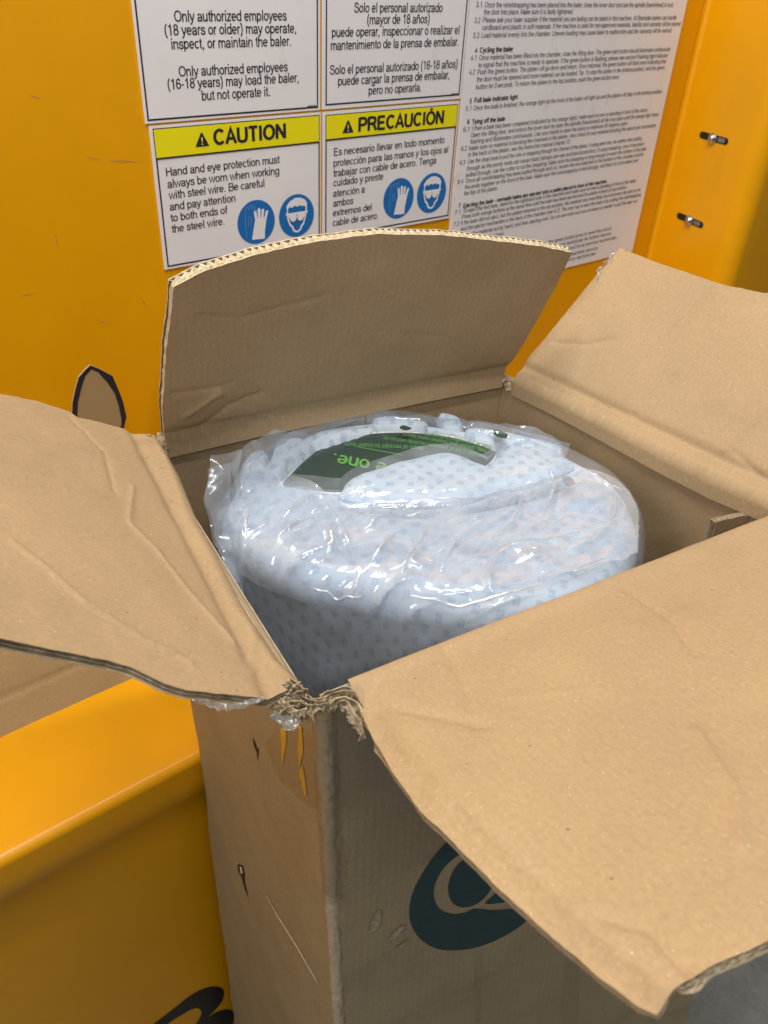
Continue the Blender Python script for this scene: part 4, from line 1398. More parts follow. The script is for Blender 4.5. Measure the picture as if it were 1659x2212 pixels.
def surf_decal(name, outs, wallob, bv, mat, lift=.0006, step=9.0):
    """printed mark: outline in photo points draped over a wall of the carton"""
    verts, edges, k0 = [], [], 0
    P0_ = [np.array(o) for o in outs]
    for P in P0_:
        n = len(P)
        verts += [Vector((p[0], p[1])) for p in P]
        edges += [(k0 + i, k0 + (i + 1) % n) for i in range(n)]
        k0 += n

    def ins(c):
        r_ = False
        for P in P0_:
            if inside(c, P): r_ = not r_
        return r_
    mn, mx_ = P0_[0].min(0), P0_[0].max(0)
    for x in np.arange(mn[0] + step / 2, mx_[0], step):
        for y in np.arange(mn[1] + step / 2, mx_[1], step):
            if ins((x, y)): verts.append(Vector((x, y)))
    vs, es, fs, *_ = delaunay_2d_cdt(verts, edges, [], 0, 1e-5)
    V, ok = [], []
    for v in vs:
        loc, nr, d = cast(bv, (v.x, v.y))
        if loc is None:
            V.append(Vector((0, 0, 0))); ok.append(False); continue
        if nr.dot(d) > 0: nr = -nr
        V.append(loc + nr * lift); ok.append(True)
    keep = [list(f) for f in fs if all(ok[i] for i in f) and ins(np.mean([[vs[i].x, vs[i].y] for i in f], 0))]
    V = np.array([tuple(v) for v in V])
    return mesh_obj(name, V, keep, mat, wallob, True, np.stack([V[:, 0], V[:, 2]], 1))


bvF, bvL = bvh_of(front_w), bvh_of(left_w)
z6 = lambda L_: [Z6(*q) for q in L_]
outer = spline(z6([(760, 728), (690, 775), (600, 880), (530, 990), (485, 1090), (468, 1190), (480, 1265), (520, 1335), (580, 1385), (660, 1415), (760, 1417), (870, 1400), (980, 1360),
                   (1090, 1300), (1180, 1230), (1240, 1160), (1260, 1090), (1240, 980), (1160, 860), (1040, 770), (900, 722)]), 6)
band = spline(z6([(850, 822), (760, 855), (680, 920), (630, 1000), (612, 1075), (625, 1140), (665, 1185), (730, 1203), (800, 1195), (855, 1172), (960, 1180), (1060, 1175), (1170, 1160), (1200, 1120),
                  (1100, 1122), (1000, 1138), (920, 1140), (975, 1085), (1030, 1030), (1060, 960), (1000, 850)]), 6)
core = spline(z6([(870, 838), (800, 872), (740, 930), (705, 1010), (702, 1080), (725, 1135), (775, 1162), (840, 1155), (900, 1120), (950, 1060), (980, 985), (985, 900), (940, 845)]), 6)
surf_decal('emblem', [outer, band, core], front_w, bvF, M['teal'])
# scuffed tears in the printed side
for i, P in enumerate(([(225, 1300), (262, 1205), (295, 1180), (300, 1240), (275, 1290), (240, 1312)], [(345, 1345), (400, 1285), (440, 1268), (425, 1310), (370, 1350)], [(395, 1400), (440, 1365), (468, 1350), (440, 1390), (380, 1415)])):
    surf_decal('scuff', [spline(z6(P), 4)], front_w, bvF, M['pulp'], .0009, 4)
# clear tape on the front side and round the corner
surf_decal('packing_tape', [[(706, 1530), (760, 1520), (842, 1640), (905, 1735), (870, 1742), (800, 1700), (742, 1760), (716, 1750)]], front_w, bvF, M['tape_flat'], .0012, 8)
surf_decal('packing_tape', [z6([(1400, 1360), (1480, 1430), (1470, 1858), (1360, 1858), (1380, 1600)])], front_w, bvF, M['tape_flat'], .0012, 14)
surf_decal('packing_tape', [z6([(850, 1420), (905, 1410), (890, 1858), (855, 1858)])], front_w, bvF, M['tape_flat'], .0010, 10)
surf_decal('packing_tape', [[(600, 1575), (672, 1575), (682, 1640), (690, 1750), (672, 1745), (610, 1690), (570, 1610)]], left_w, bvL, M['tape_flat'], .0012, 8)
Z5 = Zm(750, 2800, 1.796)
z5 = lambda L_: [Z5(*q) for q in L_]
surf_decal('yellow_sliver', [z5([(641, 122), (680, 110), (684, 200), (672, 290), (660, 350), (650, 375), (648, 250)])], left_w, bvL, M['yellow_sliver'], .0008, 4)  # narrow yellow slivers lying flat on the left side
surf_decal('yellow_sliver', [z5([(772, 110), (790, 100), (800, 200), (802, 290), (790, 330), (778, 405), (766, 300)])], left_w, bvL, M['yellow_sliver'], .0008, 4)
surf_decal('yellow_sliver', [z5([(772, 420), (800, 380), (815, 480), (830, 600), (810, 590), (790, 500)])], left_w, bvL, M['yellow_sliver'], .0008, 4)
surf_decal('gash', [z5([(335, 1080), (372, 1090), (385, 1150), (388, 1210), (412, 1320), (385, 1250), (362, 1170), (340, 1130)])], left_w, bvL, M['gash'], .0008, 4)
surf_decal('gash', [z5([(445, 180), (458, 215), (470, 255), (486, 270), (480, 350), (472, 290), (452, 240)])], left_w, bvL, M['gash'], .0008, 4)
surf_decal('torn_liner', [z5([(355, 1095), (370, 1100), (376, 1140), (364, 1150)])], left_w, bvL, M['edge'], .0014, 3)
surf_decal('scratch', [z5([(510, 1235), (620, 1440), (760, 1660), (905, 1920), (898, 1922), (750, 1668), (612, 1446)])], left_w, bvL, M['edge'], .0005, 5)
surf_decal('scratch', [z5([(300, 1030), (340, 1080), (335, 1084)])], left_w, bvL, M['edge'], .0005, 5)

# rubbed paper along the front corner post
cdir = oL + oF; cdir /= np.linalg.norm(cdir)


def post(name, q0, q1, nc, kc, rad, rough, mat, seed):
    V = []
    for i in range(nc):
        q = q0 + (q1 - q0) * i / (nc - 1)
        base = Fc_ * (1 - q) + Fb * q + Fo - cdir * .0075
        for j in range(kc):
            a = 2 * math.pi * j / kc
            p = (math.cos(a) * 1.5, math.sin(a) * 1.5)
            r_ = rad * (1 + .10 * noise.noise(Vector((p[0], p[1], q * 40 + seed)))) + rough * noise.noise(Vector((p[0] * 3, p[1] * 3, q * 190 + seed)))
            V.append(base + np.array([math.cos(a) * r_, math.sin(a) * r_, 0]))
    V = np.array(V)
    f = [[i * kc + j, i * kc + (j + 1) % kc, (i + 1) * kc + (j + 1) % kc, (i + 1) * kc + j] for i in range(nc - 1) for j in range(kc)]
    return mesh_obj(name, V, f, mat, carton, True, np.stack([V[:, 0] * 2 + V[:, 1], V[:, 2]], 1))


post('corner_edge', .004, .168, 70, 26, .0074, .0014, M['kraft_out'], 3)
post('worn_edge', .1682, 1.0, 300, 26, .0068, .0014, M['kraft_worn'], 5)
post('packing_tape', .012, .175, 60, 30, .0093, .0009, M['tape'], 9)

# loose end of clear tape on the right flap's corner, and a scrap hanging at the front corner
crumple('tape_end', [(1345, 532), (1325, 545), (1305, 562), (1290, 585), (1286, 600)], on_plane((1330, 540), frR[0], frR[3]), (.010, .018, .022, .014), M['tape_white'], carton, 400, .005, k_=12, thick=.0002)
crumple('tape_end', [(588, 1545), (600, 1538), (620, 1540), (632, 1530)], Fd, (.004, .010, .011, .005), M['tape_white'], carton, 410, .003, k_=10, thick=.0002)
crumple('tape_end', [(405, 1497), (450, 1512), (500, 1518), (545, 1510), (570, 1505)], on_plane((480, 1500), frL[0], frL[3]), (.002, .0045, .005, .002), M['tape_white'], carton, 420, .002, k_=8, thick=.0002)
# torn inner tab at the right end of the front side
q0 = on_z((1538, 1168), ZR - .03); pl_n = _R[:, 2]
fr = (q0, np.array([1.0, -.1, 0]) / np.hypot(1, .1), np.array([0, 0, 1.0]), np.array([-.1, -1.0, 0]) / np.hypot(1, .1))
pp = lambda *a: np.array([on_plane(p, q0, fr[3]) for p in a])
sheet('inner_tab', pp((1530, 1230), (1720, 1180)), pp((1546, 1128), (1590, 1117), (1659, 1108), (1720, 1098)), pp((1530, 1230), (1534, 1180), (1546, 1128)), pp((1720, 1180), (1720, 1098)),
      fr[3], M['kraft'], carton, t=.006, nu=60, nv=30, uvaxes=(fr[1], fr[2]), seed=91, flutes=('far',), ribs=('side0',), edge_mat=M['pulp'])

# ------------------------------------------------------------------ rolled mattress in its film
CX, CY = .457, .477
E1 = np.array([.72, -.69]); E1 = E1 / np.linalg.norm(E1); E2 = np.array([-E1[1], E1[0]])
RA, RB = .203, .158
ZT = HC - .444
roll = empty('wrapped_mattress', (CX, CY, FLOOR), 'white mattress rolled up in clear plastic film standing inside the open carton', 'mattress')
up_px = lambda L_, z: np.array([on_z(p, z)[:2] for p in L_])
leaf_px = [(612, 1048), (632, 1022), (668, 988), (705, 962), (752, 945), (830, 936), (905, 937), (985, 948), (1060, 972), (1068, 985), (1040, 1010), (960, 1030), (880, 1050), (740, 1062), (660, 1056)]
LEAF = up_px(spline(leaf_px, 5), ZT - .006)
tong_px = [(730, 1096), (736, 1066), (752, 1044), (802, 1022), (867, 1002), (912, 990), (971, 986), (1010, 996), (1040, 1010), (1052, 1014), (1069, 998), (1121, 986), (1179, 995), (1225, 1026), (1222, 1046), (1160, 1067),
           (1062, 1087), (997, 1108), (900, 1116), (800, 1112)]
TONG = up_px(spline(tong_px, 5), ZT - .001)


def pdist(X, Y, Q):
    """signed distance to polygon, positive inside"""
    best = np.full(X.shape, 9.0); ins = np.zeros(X.shape, bool)
    for i in range(len(Q)):
        a, b = Q[i], Q[(i + 1) % len(Q)]
        ab = b - a
        t = np.clip(((X - a[0]) * ab[0] + (Y - a[1]) * ab[1]) / (ab @ ab + 1e-12), 0, 1)
        best = np.minimum(best, np.hypot(X - a[0] - t * ab[0], Y - a[1] - t * ab[1]))
        c = ((a[1] > Y) != (b[1] > Y)) & (X < (b[0] - a[0]) * (Y - a[1]) / (b[1] - a[1] + 1e-15) + a[0])
        ins ^= c
    return np.where(ins, best, -best)


def tongue_h(X, Y):
    d = np.clip(pdist(X, Y, TONG), 0, None)
    q = np.clip(d / .030, 0, 1)
    return np.where(d > 0, .012 * np.sqrt(1 - (1 - q) ** 2), 0)


CRP = lambda L_: [(x * .6515 + 345.6, y * .6515 + 820.7) for x, y in L_]
PILL = [(up_px(spline(CRP([(a, b - 9) for a, b in p]), 5), ZT - .004), h) for p, h in (
    ([(498, 216), (530, 190), (620, 178), (702, 168), (700, 190), (600, 212), (520, 228)], .010), ([(702, 156), (745, 139), (850, 148), (890, 166), (860, 180), (760, 174)], .010),
    ([(1010, 186), (1060, 178), (1150, 192), (1262, 212), (1336, 248), (1280, 264), (1150, 242), (1040, 214)], .010), ([(365, 310), (383, 232), (430, 204), (476, 214), (446, 262), (402, 326)], .009),
    ([(930, 128), (985, 140), (1000, 172), (960, 176), (925, 150)], .009), ([(270, 420), (262, 330), (300, 262), (352, 250), (352, 320), (320, 420)], .009))]


GROOVE = up_px(CRP([(1000, 440), (1100, 422), (1180, 404), (1260, 384), (1340, 360), (1375, 335), (1360, 312)]), ZT - .004)


def pill_h(X, Y):
    h = np.zeros(X.shape)
    for Q_, hh in PILL:
        d = np.clip(pdist(X, Y, Q_), 0, None)
        q_ = np.clip(d / .018, 0, 1)
        h = np.maximum(h, np.where(d > 0, hh * np.sqrt(1 - (1 - q_) ** 2), 0))
    return h


def base_h(X, Y):
    d = pdist(X, Y, LEAF)
    h = -.020 / (1 + np.exp(-(d + .004) / .003))
    best = np.full(X.shape, 9.0)
    for a, b in zip(GROOVE[:-1], GROOVE[1:]):
        ab = b - a
        t = np.clip(((X - a[0]) * ab[0] + (Y - a[1]) * ab[1]) / (ab @ ab), 0, 1)
        best = np.minimum(best, np.hypot(X - a[0] - t * ab[0], Y - a[1] - t * ab[1]))
    return h - .014 * np.exp(-(best / .0055) ** 2)


def profile(n_top, n_rnd, n_side, grow=0.0):
    rc = .026
    P = []
    for q in np.linspace(0, 1, n_top, False): P.append((q * (1 - rc / RA), 0.0, 1.0))
    for q in np.linspace(0, 1, n_rnd, False):
        a = q * math.pi / 2
        P.append(((1 - rc / RA) + rc / RA * math.sin(a) ** 1.0, -rc * 1.05 * (1 - math.cos(a)) , 1 - q))
    for q in np.linspace(0, 1, n_side): P.append((1.0 - .05 * min(1, q * 4) + .010 * math.sin(q * 9), -rc * 1.05 - q * .80, 0.0))
    return P


def roll_surface(nth, prof_, off, hfun, topn):
    th = np.linspace(0, 2 * np.pi, nth, False)
    prr = np.array(prof_)
    rad = prr[:, 0][None]; hz = prr[:, 1][None]; tw = prr[:, 2][None]
    c, s_ = np.cos(th)[:, None], np.sin(th)[:, None]
    # slightly squared roll
    sq = 1 + .035 * np.cos(4 * (th - .6))[:, None] * np.clip((rad - .3) / .7, 0, 1) + .02 * np.cos(3 * th + 1)[:, None] * np.clip((rad - .3) / .7, 0, 1)
    lx = (RA + off) * rad * sq * c; ly = (RB + off) * rad * sq * s_
    X = CX + lx * E1[0] + ly * E2[0]; Y = CY + lx * E1[1] + ly * E2[1]
    Zq = ZT + hz + off + hfun(X, Y) * np.clip(tw * 1.6, 0, 1)
    G = np.stack([X, Y, Zq], -1)
    u = th[:, None] * RA + 0 * rad
    s = np.r_[0, np.cumsum(np.hypot(np.diff(prr[:, 0]) * RA, np.diff(prr[:, 1])))][None] + 0 * c
    UVq = np.stack([s * c + 5, s * s_ * RB / RA + 5], -1)          # unrolled from the centre outwards: no seam at the shoulder
    return G, UVq, np.broadcast_to(tw, X.shape), th


pr_ = profile(34, 16, 40)
G, UVq, tw, th = roll_surface(220, pr_, 0.0, base_h, 1)
# ring of padded folds round the hole, lumps down the side
flat = G.reshape(-1, 3)
rr = np.array(pr_)[:, 0][None] + 0 * tw
ring = np.exp(-((rr - .72) / .16) ** 2)
puck = np.array([noise.noise(Vector((math.cos(t) * 3.2, math.sin(t) * 3.2, 4))) + .5 * noise.noise(Vector((math.cos(t) * 7.5, math.sin(t) * 7.5, 9))) for t in th])[:, None]
d_leaf = pdist(G[..., 0], G[..., 1], LEAF)
G[..., 2] += ring * (.003 + puck * .006) * np.clip(-d_leaf / .012, 0, 1)
G[..., 2] += (nz(flat, 26, 500) * .0018).reshape(tw.shape) * np.clip(tw * 2, 0, 1)
nrm_r = np.stack([G[..., 0] - CX, G[..., 1] - CY, 0 * tw], -1); nrm_r /= np.linalg.norm(nrm_r, axis=-1)[..., None] + 1e-9
G += nrm_r * ((nz(flat, 14, 510) * .006 + nz(flat, 40, 511) * .002).reshape(tw.shape) * (1 - tw))[..., None]
Vv = G.reshape(-1, 3)
# planar texture space on top, wrapped on the side
mesh_obj('mattress_roll', Vv, grid_faces(*tw.shape, True), M['knit'], roll, True, UVq.reshape(-1, 2))
# the inner end of the mattress, folded over at the front of the hole


def pillow(name, poly, z0, H, edge, step, seed):
    xs = np.arange(poly[:, 0].min() - .004, poly[:, 0].max() + .004, step); ys = np.arange(poly[:, 1].min() - .004, poly[:, 1].max() + .004, step)
    XX, YY = np.meshgrid(xs, ys, indexing='ij')
    dd = pdist(XX, YY, poly)
    q = np.clip((dd + .001) / edge, 0, 1)
    HH = H * np.sqrt(1 - (1 - q) ** 2) - .004 * (dd < 0)
    V = np.stack([XX, YY, z0 + HH], -1).reshape(-1, 3)
    V[:, 2] += nz(V * np.array([1, 1, 0]), 30, seed) * .003 + nz(V * np.array([1, 1, 0]), 80, seed + 1) * .0008
    ff = [f for f in grid_faces(*XX.shape) if min(dd.reshape(-1)[f]) > -.0034]
    mesh_obj(name, V, ff, M['knit'], roll, True, np.stack([(V[:, 0]) * E1[0] + V[:, 1] * E1[1], V[:, 0] * E2[0] + V[:, 1] * E2[1]], 1) + 5)


pillow('mattress_end', TONG, ZT - .003, .013, .030, .0028, 520)
for pi_, (Q_, hh) in enumerate(PILL): pillow('mattress_fold', Q_, ZT - .004, hh * .75, .018, .0022, 540 + pi_ * 11)

# film over everything, drawn tight in places and gathered in others


def film_h(X, Y):
    b = base_h(X, Y) * .35
    t_h = tongue_h(X, Y)
    return np.maximum(np.maximum(b, t_h + .001), pill_h(X, Y) * .6 - .001) + .003


pf = profile(170, 54, 70)
G, UVq, tw, th = roll_surface(860, pf, .004, film_h, 1)
flat = G.reshape(-1, 3)
rr = np.array(pf)[:, 0][None] + 0 * tw
d_leaf = pdist(G[..., 0], G[..., 1], LEAF)
ring = np.exp(-((rr - .72) / .16) ** 2)
puck = np.array([noise.noise(Vector((math.cos(t) * 3.2, math.sin(t) * 3.2, 4))) + .5 * noise.noise(Vector((math.cos(t) * 7.5, math.sin(t) * 7.5, 9))) for t in th])[:, None]
G[..., 2] += ring * (.003 + puck * .006) * np.clip(-d_leaf / .012, 0, 1)


def creases(P, seed, f, width):
    """sparse sharp folds: narrow bands where a noise field crosses zero"""
    v = nz(P, f, seed)
    gate = np.clip(nz(P, f * .6, seed + 40) * 3 + .55, 0, 1)
    return np.clip(1 - np.abs(v) / width, 0, 1) ** 1.5 * gate


# folds run aslant across the shoulder: stretch the noise space along the drape
dirv = np.array([.55 * E1[0] + .3 * E2[0], .55 * E1[1] + .3 * E2[1], .55]); dirv /= np.linalg.norm(dirv)
Q = flat - np.outer(flat @ dirv, dirv) * .78
rdg = -(np.abs(nz(Q, 13, 600)) * 1.0 + np.abs(nz(Q, 29, 655)) * .5 + np.abs(nz(Q, 62, 671)) * .3).reshape(tw.shape)
CR = lambda L_: [(x * .6515 + 345.6, y * .6515 + 820.7) for x, y in L_]
FOLDS = [((940, 665), (1100, 610), (1280, 560), (1500, 500)), ((830, 720), (1000, 740), (1130, 730), (1300, 700)), ((930, 660), (960, 600), (1010, 540), (1100, 480)),
         ((800, 690), (810, 640), (840, 600), (900, 480)), ((690, 520), (720, 490), (760, 480)), ((380, 520), (450, 450), (520, 410), (545, 420)), ((545, 430), (600, 520), (650, 640)),
         ((560, 600), (570, 560), (540, 500)), ((1100, 730), (1080, 670), (1140, 600), (1250, 570), (1400, 540)), ((250, 430), (300, 330), (330, 300)), ((1290, 350), (1300, 400), (1260, 480)),
         ((1180, 400), (1190, 440), (1150, 520), (1040, 620)), ((1490, 380), (1500, 450), (1480, 520)), ((390, 560), (470, 500), (520, 480)), ((600, 440), (760, 445), (900, 440), (1080, 420), (1330, 350)),
         ((1000, 640), (1090, 560), (1200, 480)), ((640, 735), (760, 690), (880, 680)), ((320, 420), (290, 500), (280, 560)), ((860, 600), (830, 640), (880, 650), (900, 640), (870, 630)),
         ((700, 640), (740, 600), (790, 520)), ((1330, 600), (1430, 560), (1530, 470)), ((1400, 330), (1480, 380), (1540, 400)), ((430, 620), (520, 600), (600, 560)), ((480, 660), (600, 690), (700, 700))]
fold_h = np.zeros(tw.shape)
for fi, f_ in enumerate(FOLDS):
    P2 = up_px(spline(CR(f_), 5, False), ZT + .004)
    best = np.full(tw.shape, 9.0); tt = np.zeros(tw.shape)
    for si_, (a, b) in enumerate(zip(P2[:-1], P2[1:])):
        ab = b - a
        t = np.clip(((G[..., 0] - a[0]) * ab[0] + (G[..., 1] - a[1]) * ab[1]) / (ab @ ab), 0, 1)
        dd_ = np.hypot(G[..., 0] - a[0] - t * ab[0], G[..., 1] - a[1] - t * ab[1])
        up_ = dd_ < best
        best = np.where(up_, dd_, best); tt = np.where(up_, (si_ + t) / (len(P2) - 1), tt)
    env = np.sin(np.pi * np.clip(tt, .02, .98)) ** .5
    w_ = .0017 + .0009 * ((fi * 7) % 3)
    fold_h = np.maximum(fold_h, env * (1.0 + .5 * ((fi * 5) % 3)) * np.exp(-best / w_))
fold_h *= np.clip(tw * 3, 0, 1)
nrm = np.cross(np.roll(G, -1, 0) - np.roll(G, 1, 0), np.gradient(G, axis=1))
nrm /= np.linalg.norm(nrm, axis=-1)[..., None] + 1e-9
cnt = np.array([CX, CY, ZT - .15])
sg = np.sign(np.sum(nrm * (G - cnt), -1)); nrm *= sg[..., None]
side_w = np.where(np.array(pf)[:, 1][None] < -.12, .6, 1.0)
G = G + nrm * ((.0013 * rdg + .0030 * fold_h + .0028) * side_w)[..., None]
Vv = G.reshape(-1, 3)
open_ = (d_leaf > .0012 + .0022 * nz(flat, 60, 700).reshape(tw.shape)) & (pdist(G[..., 0], G[..., 1], TONG) < .002)
op = open_.reshape(-1)
fall = grid_faces(*tw.shape, True)
ff = [f for f in fall if not op[f].any()]
mesh_obj('plastic_film', Vv, ff, M['film'], roll, True, UVq.reshape(-1, 2))
# the gathered mouth of the bag: a second layer of film lying over the front shoulder
OVER = up_px(spline(CR([(190, 345), (235, 440), (262, 590), (340, 648), (440, 690), (640, 742), (800, 762), (1000, 752), (1250, 722), (1440, 665), (1560, 600), (1570, 480), (1500, 385), (1345, 352),
                        (1080, 420), (900, 440), (600, 442), (520, 410), (400, 360), (290, 330)]), 4), ZT - .006)
d_ov = pdist(G[..., 0], G[..., 1], OVER) + (nz(flat, 60, 770) * .003).reshape(tw.shape)
lift_ = .0020 - (np.abs(nz(Q, 19, 780)) * .0016 + np.abs(nz(Q, 50, 783)) * .0007).reshape(tw.shape) + .0012 * np.exp(-(d_ov / .003) ** 2)
Vo = (G + nrm * lift_[..., None]).reshape(-1, 3)
ov = ((d_ov > 0) & (tw > 0)).reshape(-1)
ff = [f for f in fall if ov[f].all()]
used = np.unique(np.array(ff)); remap = -np.ones(len(Vo), int); remap[used] = np.arange(len(used))
mesh_obj('plastic_overlap', Vo[used], [[int(remap[q]) for q in f] for f in ff], M['film_over'], roll, True, UVq.reshape(-1, 2)[used])


def film_strip(name, P_low, P_high, n, k_, seed, amp, mat=M['film_fold']):
    a, b = resample(P_low, n), resample(P_high, n)
    V = np.array([a[i] * (1 - j / (k_ - 1)) + b[i] * (j / (k_ - 1)) for i in range(n) for j in range(k_)])
    top = np.array([j / (k_ - 1) for i in range(n) for j in range(k_)])
    w = .35 + top
    V += np.stack([nz(V, 45, seed), nz(V, 45, seed + 4), nz(V, 45, seed + 8) * .6], 1) * (amp * w)[:, None]
    return mesh_obj(name, V, grid_faces(n, k_), mat, roll, True, np.stack([V[:, 0] + V[:, 1], V[:, 2]], 1))


# crest of spare film along the back, and pleats hanging at the left
def rim(t, rad, dz):
    lx, ly = RA * rad * math.cos(t), RB * rad * math.sin(t)
    return np.array([CX + lx * E1[0] + ly * E2[0], CY + lx * E1[1] + ly * E2[1], ZT + dz])


# sharp folds standing up from the film: narrow rounded creases, each a pale strip painting in its highlight
def bv_np(o):
    off = world_origin(o)
    return BVHTree.FromPolygons([v.co + off for v in o.data.vertices], [list(p.vertices) for p in o.data.polygons])


bvs = [bv_np(o) for o in roll.children if o.name.startswith(('plastic_film', 'plastic_overlap'))]


def film_z(x, y):
    z = -1
    for b in bvs:
        loc, *_ = b.ray_cast(Vector((x, y, HC)), Vector((0, 0, -1)))
        if loc is not None: z = max(z, loc.z)
    return z


rc_ = random.Random(11)
EXTRA = []
for i in range(30):
    x0, y0 = rc_.uniform(330, 1420), rc_.uniform(470, 700)
    a_ = rc_.uniform(.35, 1.15); L_ = rc_.uniform(30, 110)
    if y0 - L_ * math.sin(a_) < 400: continue
    EXTRA.append(((x0, y0), (x0 + L_ * .5 * math.cos(a_) + rc_.uniform(-10, 10), y0 - L_ * .5 * math.sin(a_) * .7), (x0 + L_ * math.cos(a_), y0 - L_ * math.sin(a_) * .7)))
for fi, f_ in enumerate(list(FOLDS) + EXTRA):
    P2 = resample(up_px(spline(CR(f_), 6, False), ZT + .002), 54)
    wob = .0016 if fi % 3 else .0028
    P2 = P2 + np.stack([nz(np.c_[P2, 0 * P2[:, 0]], 90, fi * 2.1), nz(np.c_[P2, 0 * P2[:, 0]], 90, fi * 2.1 + 50)], 1) * wob
    Zs = np.array([film_z(*p) for p in P2])
    if (Zs < ZT - .05).any(): continue
    Zs = np.convolve(np.pad(Zs, 2, 'edge'), np.ones(5) / 5, 'valid')
    tg = np.gradient(P2, axis=0); tg /= np.linalg.norm(tg, axis=1)[:, None] + 1e-9
    V = []
    r0 = (.0009, .0013, .0007)[fi % 3] * (1 if fi < len(FOLDS) else .75)
    for q in range(54):
        rr0 = r0 * (math.sin(math.pi * min(max(q / 53, .03), .97)) ** .6) * (1 + .35 * noise.noise(Vector((q * .35, fi, 0))))
        for b in range(7):
            a_ = math.pi * b / 6
            V.append((P2[q, 0] - tg[q, 1] * rr0 * 1.7 * math.cos(a_), P2[q, 1] + tg[q, 0] * rr0 * 1.7 * math.cos(a_), Zs[q] - .0002 + rr0 * 1.2 * math.sin(a_)))
    V = np.array(V)
    mesh_obj('plastic_crease_glint', V, grid_faces(54, 7), M['film_crease_glint'], roll, True, V[:, :2])
lo = [rim(t, .93, -.012) for t in np.linspace(3.79, 2.04, 16)]
hi = [rim(t, .97, .006 + .012 * math.sin((3.79 - t) * 1.8)) for t in np.linspace(3.79, 2.04, 16)]
film_strip('plastic_crest', lo, hi, 150, 14, 720, .006)
lo = [rim(t, .95, -.012) for t in np.linspace(2.01, .80, 12)]
hi = [rim(t, .98, .010 - .004 * math.sin(t * 5)) for t in np.linspace(2.01, .80, 12)]
film_strip('plastic_crest', lo, hi, 110, 14, 730, .006)
dep = rim(3.75, 1.02, -.03)
for i, (L0, L1) in enumerate((([(452, 990), (448, 1060), (452, 1130), (478, 1200), (512, 1262)], [(520, 970), (515, 1040), (522, 1110), (530, 1190), (545, 1262)]),
                              ([(444, 1012), (443, 1080), (456, 1150), (468, 1180)], [(500, 1000), (498, 1070), (505, 1130), (512, 1200)]),
                              ([(470, 1110), (462, 1160), (480, 1210), (515, 1290)], [(520, 1080), (520, 1160), (526, 1220), (528, 1290)]))):
    pn = _R[:, 2]
    dd_ = dep + pn * (-.012 * i)
    film_strip('plastic_pleat', [on_plane(p, dd_ + pn * .01, pn) for p in L1], [on_plane(p, dd_, pn) for p in L0], 60, 14, 740 + i * 9, .004)

# printed leaflet tucked into the hole of the roll
ZLf = ZT - .004
leaflet = empty('printed_leaflet', (*LEAF.mean(0), ZLf), 'dark green leaflet with bright green upside-down writing lying on the rolled mattress', 'leaflet')


def leaf_z(P):
    return ZLf + .004 * np.sin((P[0] - CX) * 22) + .002 * math.sin((P[1] - CY) * 30)


def leaf_pt(px, dz=0.0):
    P = on_z(px, ZLf)
    for _ in range(4): P = on_z(px, leaf_z(P))
    return P + np.array([0, 0, dz])


def leaf_sheet(name, px, dz, mat):
    outl = [np.array(p) for p in spline(px, 5)]
    vs_ = [Vector((p[0], p[1])) for p in outl]
    n = len(vs_)
    ed = [(i, (i + 1) % n) for i in range(n)]
    Q = np.array(outl); mn, mx_ = Q.min(0), Q.max(0)
    for x in np.arange(mn[0] + 5, mx_[0], 12):
        for y in np.arange(mn[1] + 3, mx_[1], 8):
            if inside((x, y), Q): vs_.append(Vector((x, y)))
    vs, es, fs, *_ = delaunay_2d_cdt(vs_, ed, [], 0, 1e-5)
    keep = [list(f) for f in fs if inside(np.mean([[vs[i].x, vs[i].y] for i in f], 0), Q)]
    V = np.array([leaf_pt((v.x, v.y), dz) for v in vs])
    o = mesh_obj(name, V, keep, mat, leaflet, True)
    md = o.modifiers.new('thickness', 'SOLIDIFY'); md.thickness = .0005; md.offset = -1
    return o


leaf_sheet('white_margin', [(600, 1056), (622, 1018), (660, 982), (700, 956), (752, 938), (830, 930), (905, 932), (985, 942), (1060, 968), (1060, 1000), (960, 1040), (880, 1056), (740, 1066), (650, 1064)], -.0012, M['leaf_white'])
leaf_sheet('green_page', leaf_px, 0.0, M['leaf_green'])


for pc in ([(1105, 166), (1150, 178), (1146, 194), (1112, 186)], [(1332, 314), (1366, 326), (1378, 346), (1346, 350)], [(805, 150), (835, 160), (815, 168), (795, 160)]):
    V = np.array([on_z(p, ZT + .013) for p in spline(CRP(pc), 4)])
    o = mesh_obj('page_corner', V, [list(range(len(V)))], M['leaf_green'], leaflet, False)


def leaf_text(lines, name, mat, bold=0.0):
    L_ = Letters()
    for txt, ps, pe, ph in lines:          # start and end of the run, and a point one cap height above the start
        O = leaf_pt(ps, .0009); X = leaf_pt(pe, .0009) - O; Yv = leaf_pt(ph, .0009) - O
        V, Fc = text_polys(txt, bold)
        x0, x1 = V[:, 0].min(), V[:, 0].max()
        b = len(L_.V)
        for v in V:
            P = O + X * ((v[0] - x0) / (x1 - x0)) + Yv * (v[1] / CAP)
            P[2] = leaf_z(P) + .0010 + v[2] * .00004
            L_.V.append(P)
        L_.F += [[b + i for i in f] for f in Fc]
    return L_.build(name, mat, leaflet)


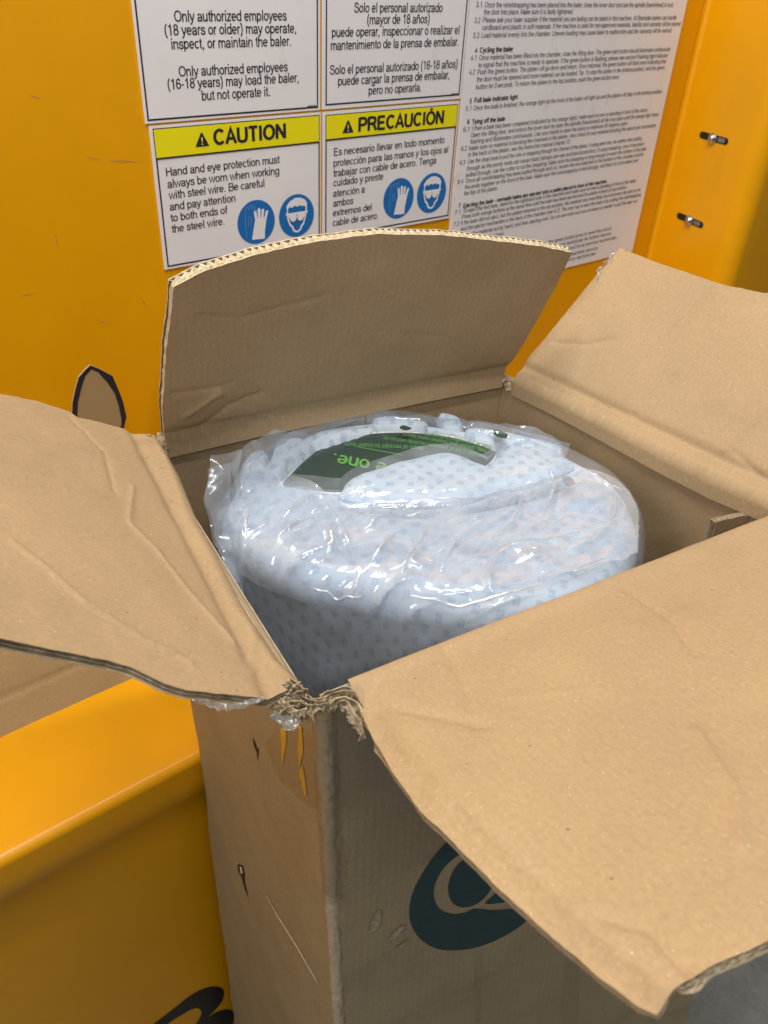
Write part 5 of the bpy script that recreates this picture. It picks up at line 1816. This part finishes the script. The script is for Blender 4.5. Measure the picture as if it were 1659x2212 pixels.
leaf_text([("e one.", (836, 1002), (722, 981), (832, 1030))], 'slogan', M['leaf_text'], .01)
leaf_text([("days of receipt to make sure", (915, 966), (745, 957), (914, 976)), ("under a lot of pressure recently and so on", (1040, 982), (830, 944), (1038, 991)),
           ("only, please give him/her some space,", (1052, 973), (870, 937), (1050, 982)), ("hours for your mattress to decompress", (1062, 965), (915, 936), (1060, 973))], 'small_print', M['leaf_small'], .01)
p0, p1 = leaf_pt((870, 985), .0009), leaf_pt((768, 966), .0009)
dv_ = np.array([-(p1 - p0)[1], (p1 - p0)[0], 0]); dv_ = dv_ / np.linalg.norm(dv_) * .0007
PL = []
for q in np.linspace(0, 1, 14):
    P = p0 + (p1 - p0) * q; P[2] = leaf_z(P) + .001
    PL += [P + dv_, P - dv_]
mesh_obj('rule', PL, [[2 * i, 2 * i + 2, 2 * i + 3, 2 * i + 1] for i in range(13)], M['leaf_text'], leaflet)

# ------------------------------------------------------------------ spare cardboard behind the carton
# a flattened sheet standing on the ledge, leaning back on the plate
g0, g1 = on_z((-160, 1663), ZL + .003), on_z((330, 1449), ZL + .003)
ydir = np.array([0, 1.0, 0])
base_y = (g0[1] + g1[1]) / 2
lean = np.array([0, .155, .30]); lean /= np.linalg.norm(lean)
A0 = np.array([g0[0] - .10, base_y, ZL + .003]); A1 = np.array([g1[0] + .055, base_y, ZL + .003])
nrm_s = np.array([0, -lean[2], lean[1]])


def dsp_sheet(A, B, u, v, G):
    return gnoise(G, 7, 801) * .004 - .0022 * np.exp(-((B - .052) / .0035) ** 2) + gnoise(G, 25, 802) * .0008


cs = sheet('cardboard_sheet', [A0, A1], [A0 + lean * .28, A1 + lean * .28], [A0, A0 + lean * .28], [A1, A1 + lean * .28], nrm_s, M['kraft_sheet'], None, t=.006, nu=90, nv=60, disp=dsp_sheet,
           uvaxes=(np.array([1.0, 0, 0]), lean), seed=95)
tag(cs, 'flat brown cardboard sheet standing on the yellow ledge under the left flap', 'cardboard sheet')
# torn scrap with an inked border, standing up behind the left flap
ysc = DW - .055
sp = lambda p: on_y(p, ysc)
scrap_px = [(155, 905), (157, 868), (163, 840), (170, 815), (183, 800), (195, 789), (215, 797), (243, 812), (256, 842), (266, 868), (273, 900), (268, 922), (262, 940), (255, 965), (160, 975)]
scrap = poly_prism('cardboard_scrap', np.array([sp(p) for p in scrap_px])[::-1], np.array([0, 1.0, 0]), .0035, M['kraft_sheet'], None)
tag(scrap, 'small pointed cardboard scrap with a black inked border, standing up behind the left flap', 'cardboard scrap')
inner_px = [(166, 985), (166, 905), (168, 868), (176, 835), (184, 812), (197, 797), (212, 804), (232, 826), (248, 850), (256, 876), (266, 905), (264, 918), (254, 930), (250, 990)]
ob_ = flat_decal('inked_border', scrap_px, lambda p: sp(p), (0, -1, 0), .0005, M['scrap_ink'], scrap, holes=[[(min(max(x, 157), 262), min(y, 962)) for x, y in inner_px]])
# give the scrap its long hidden stem down to the ledge
sl_, sr_ = sp((165, 966)), sp((254, 962))
stem = poly_prism('stem', np.array([sl_, sr_, np.array([sr_[0] + .01, ysc, ZL + .002]), np.array([sl_[0] - .01, ysc, ZL + .002])])[::-1], np.array([0, 1.0, 0]), .003, M['kraft_sheet'], scrap)
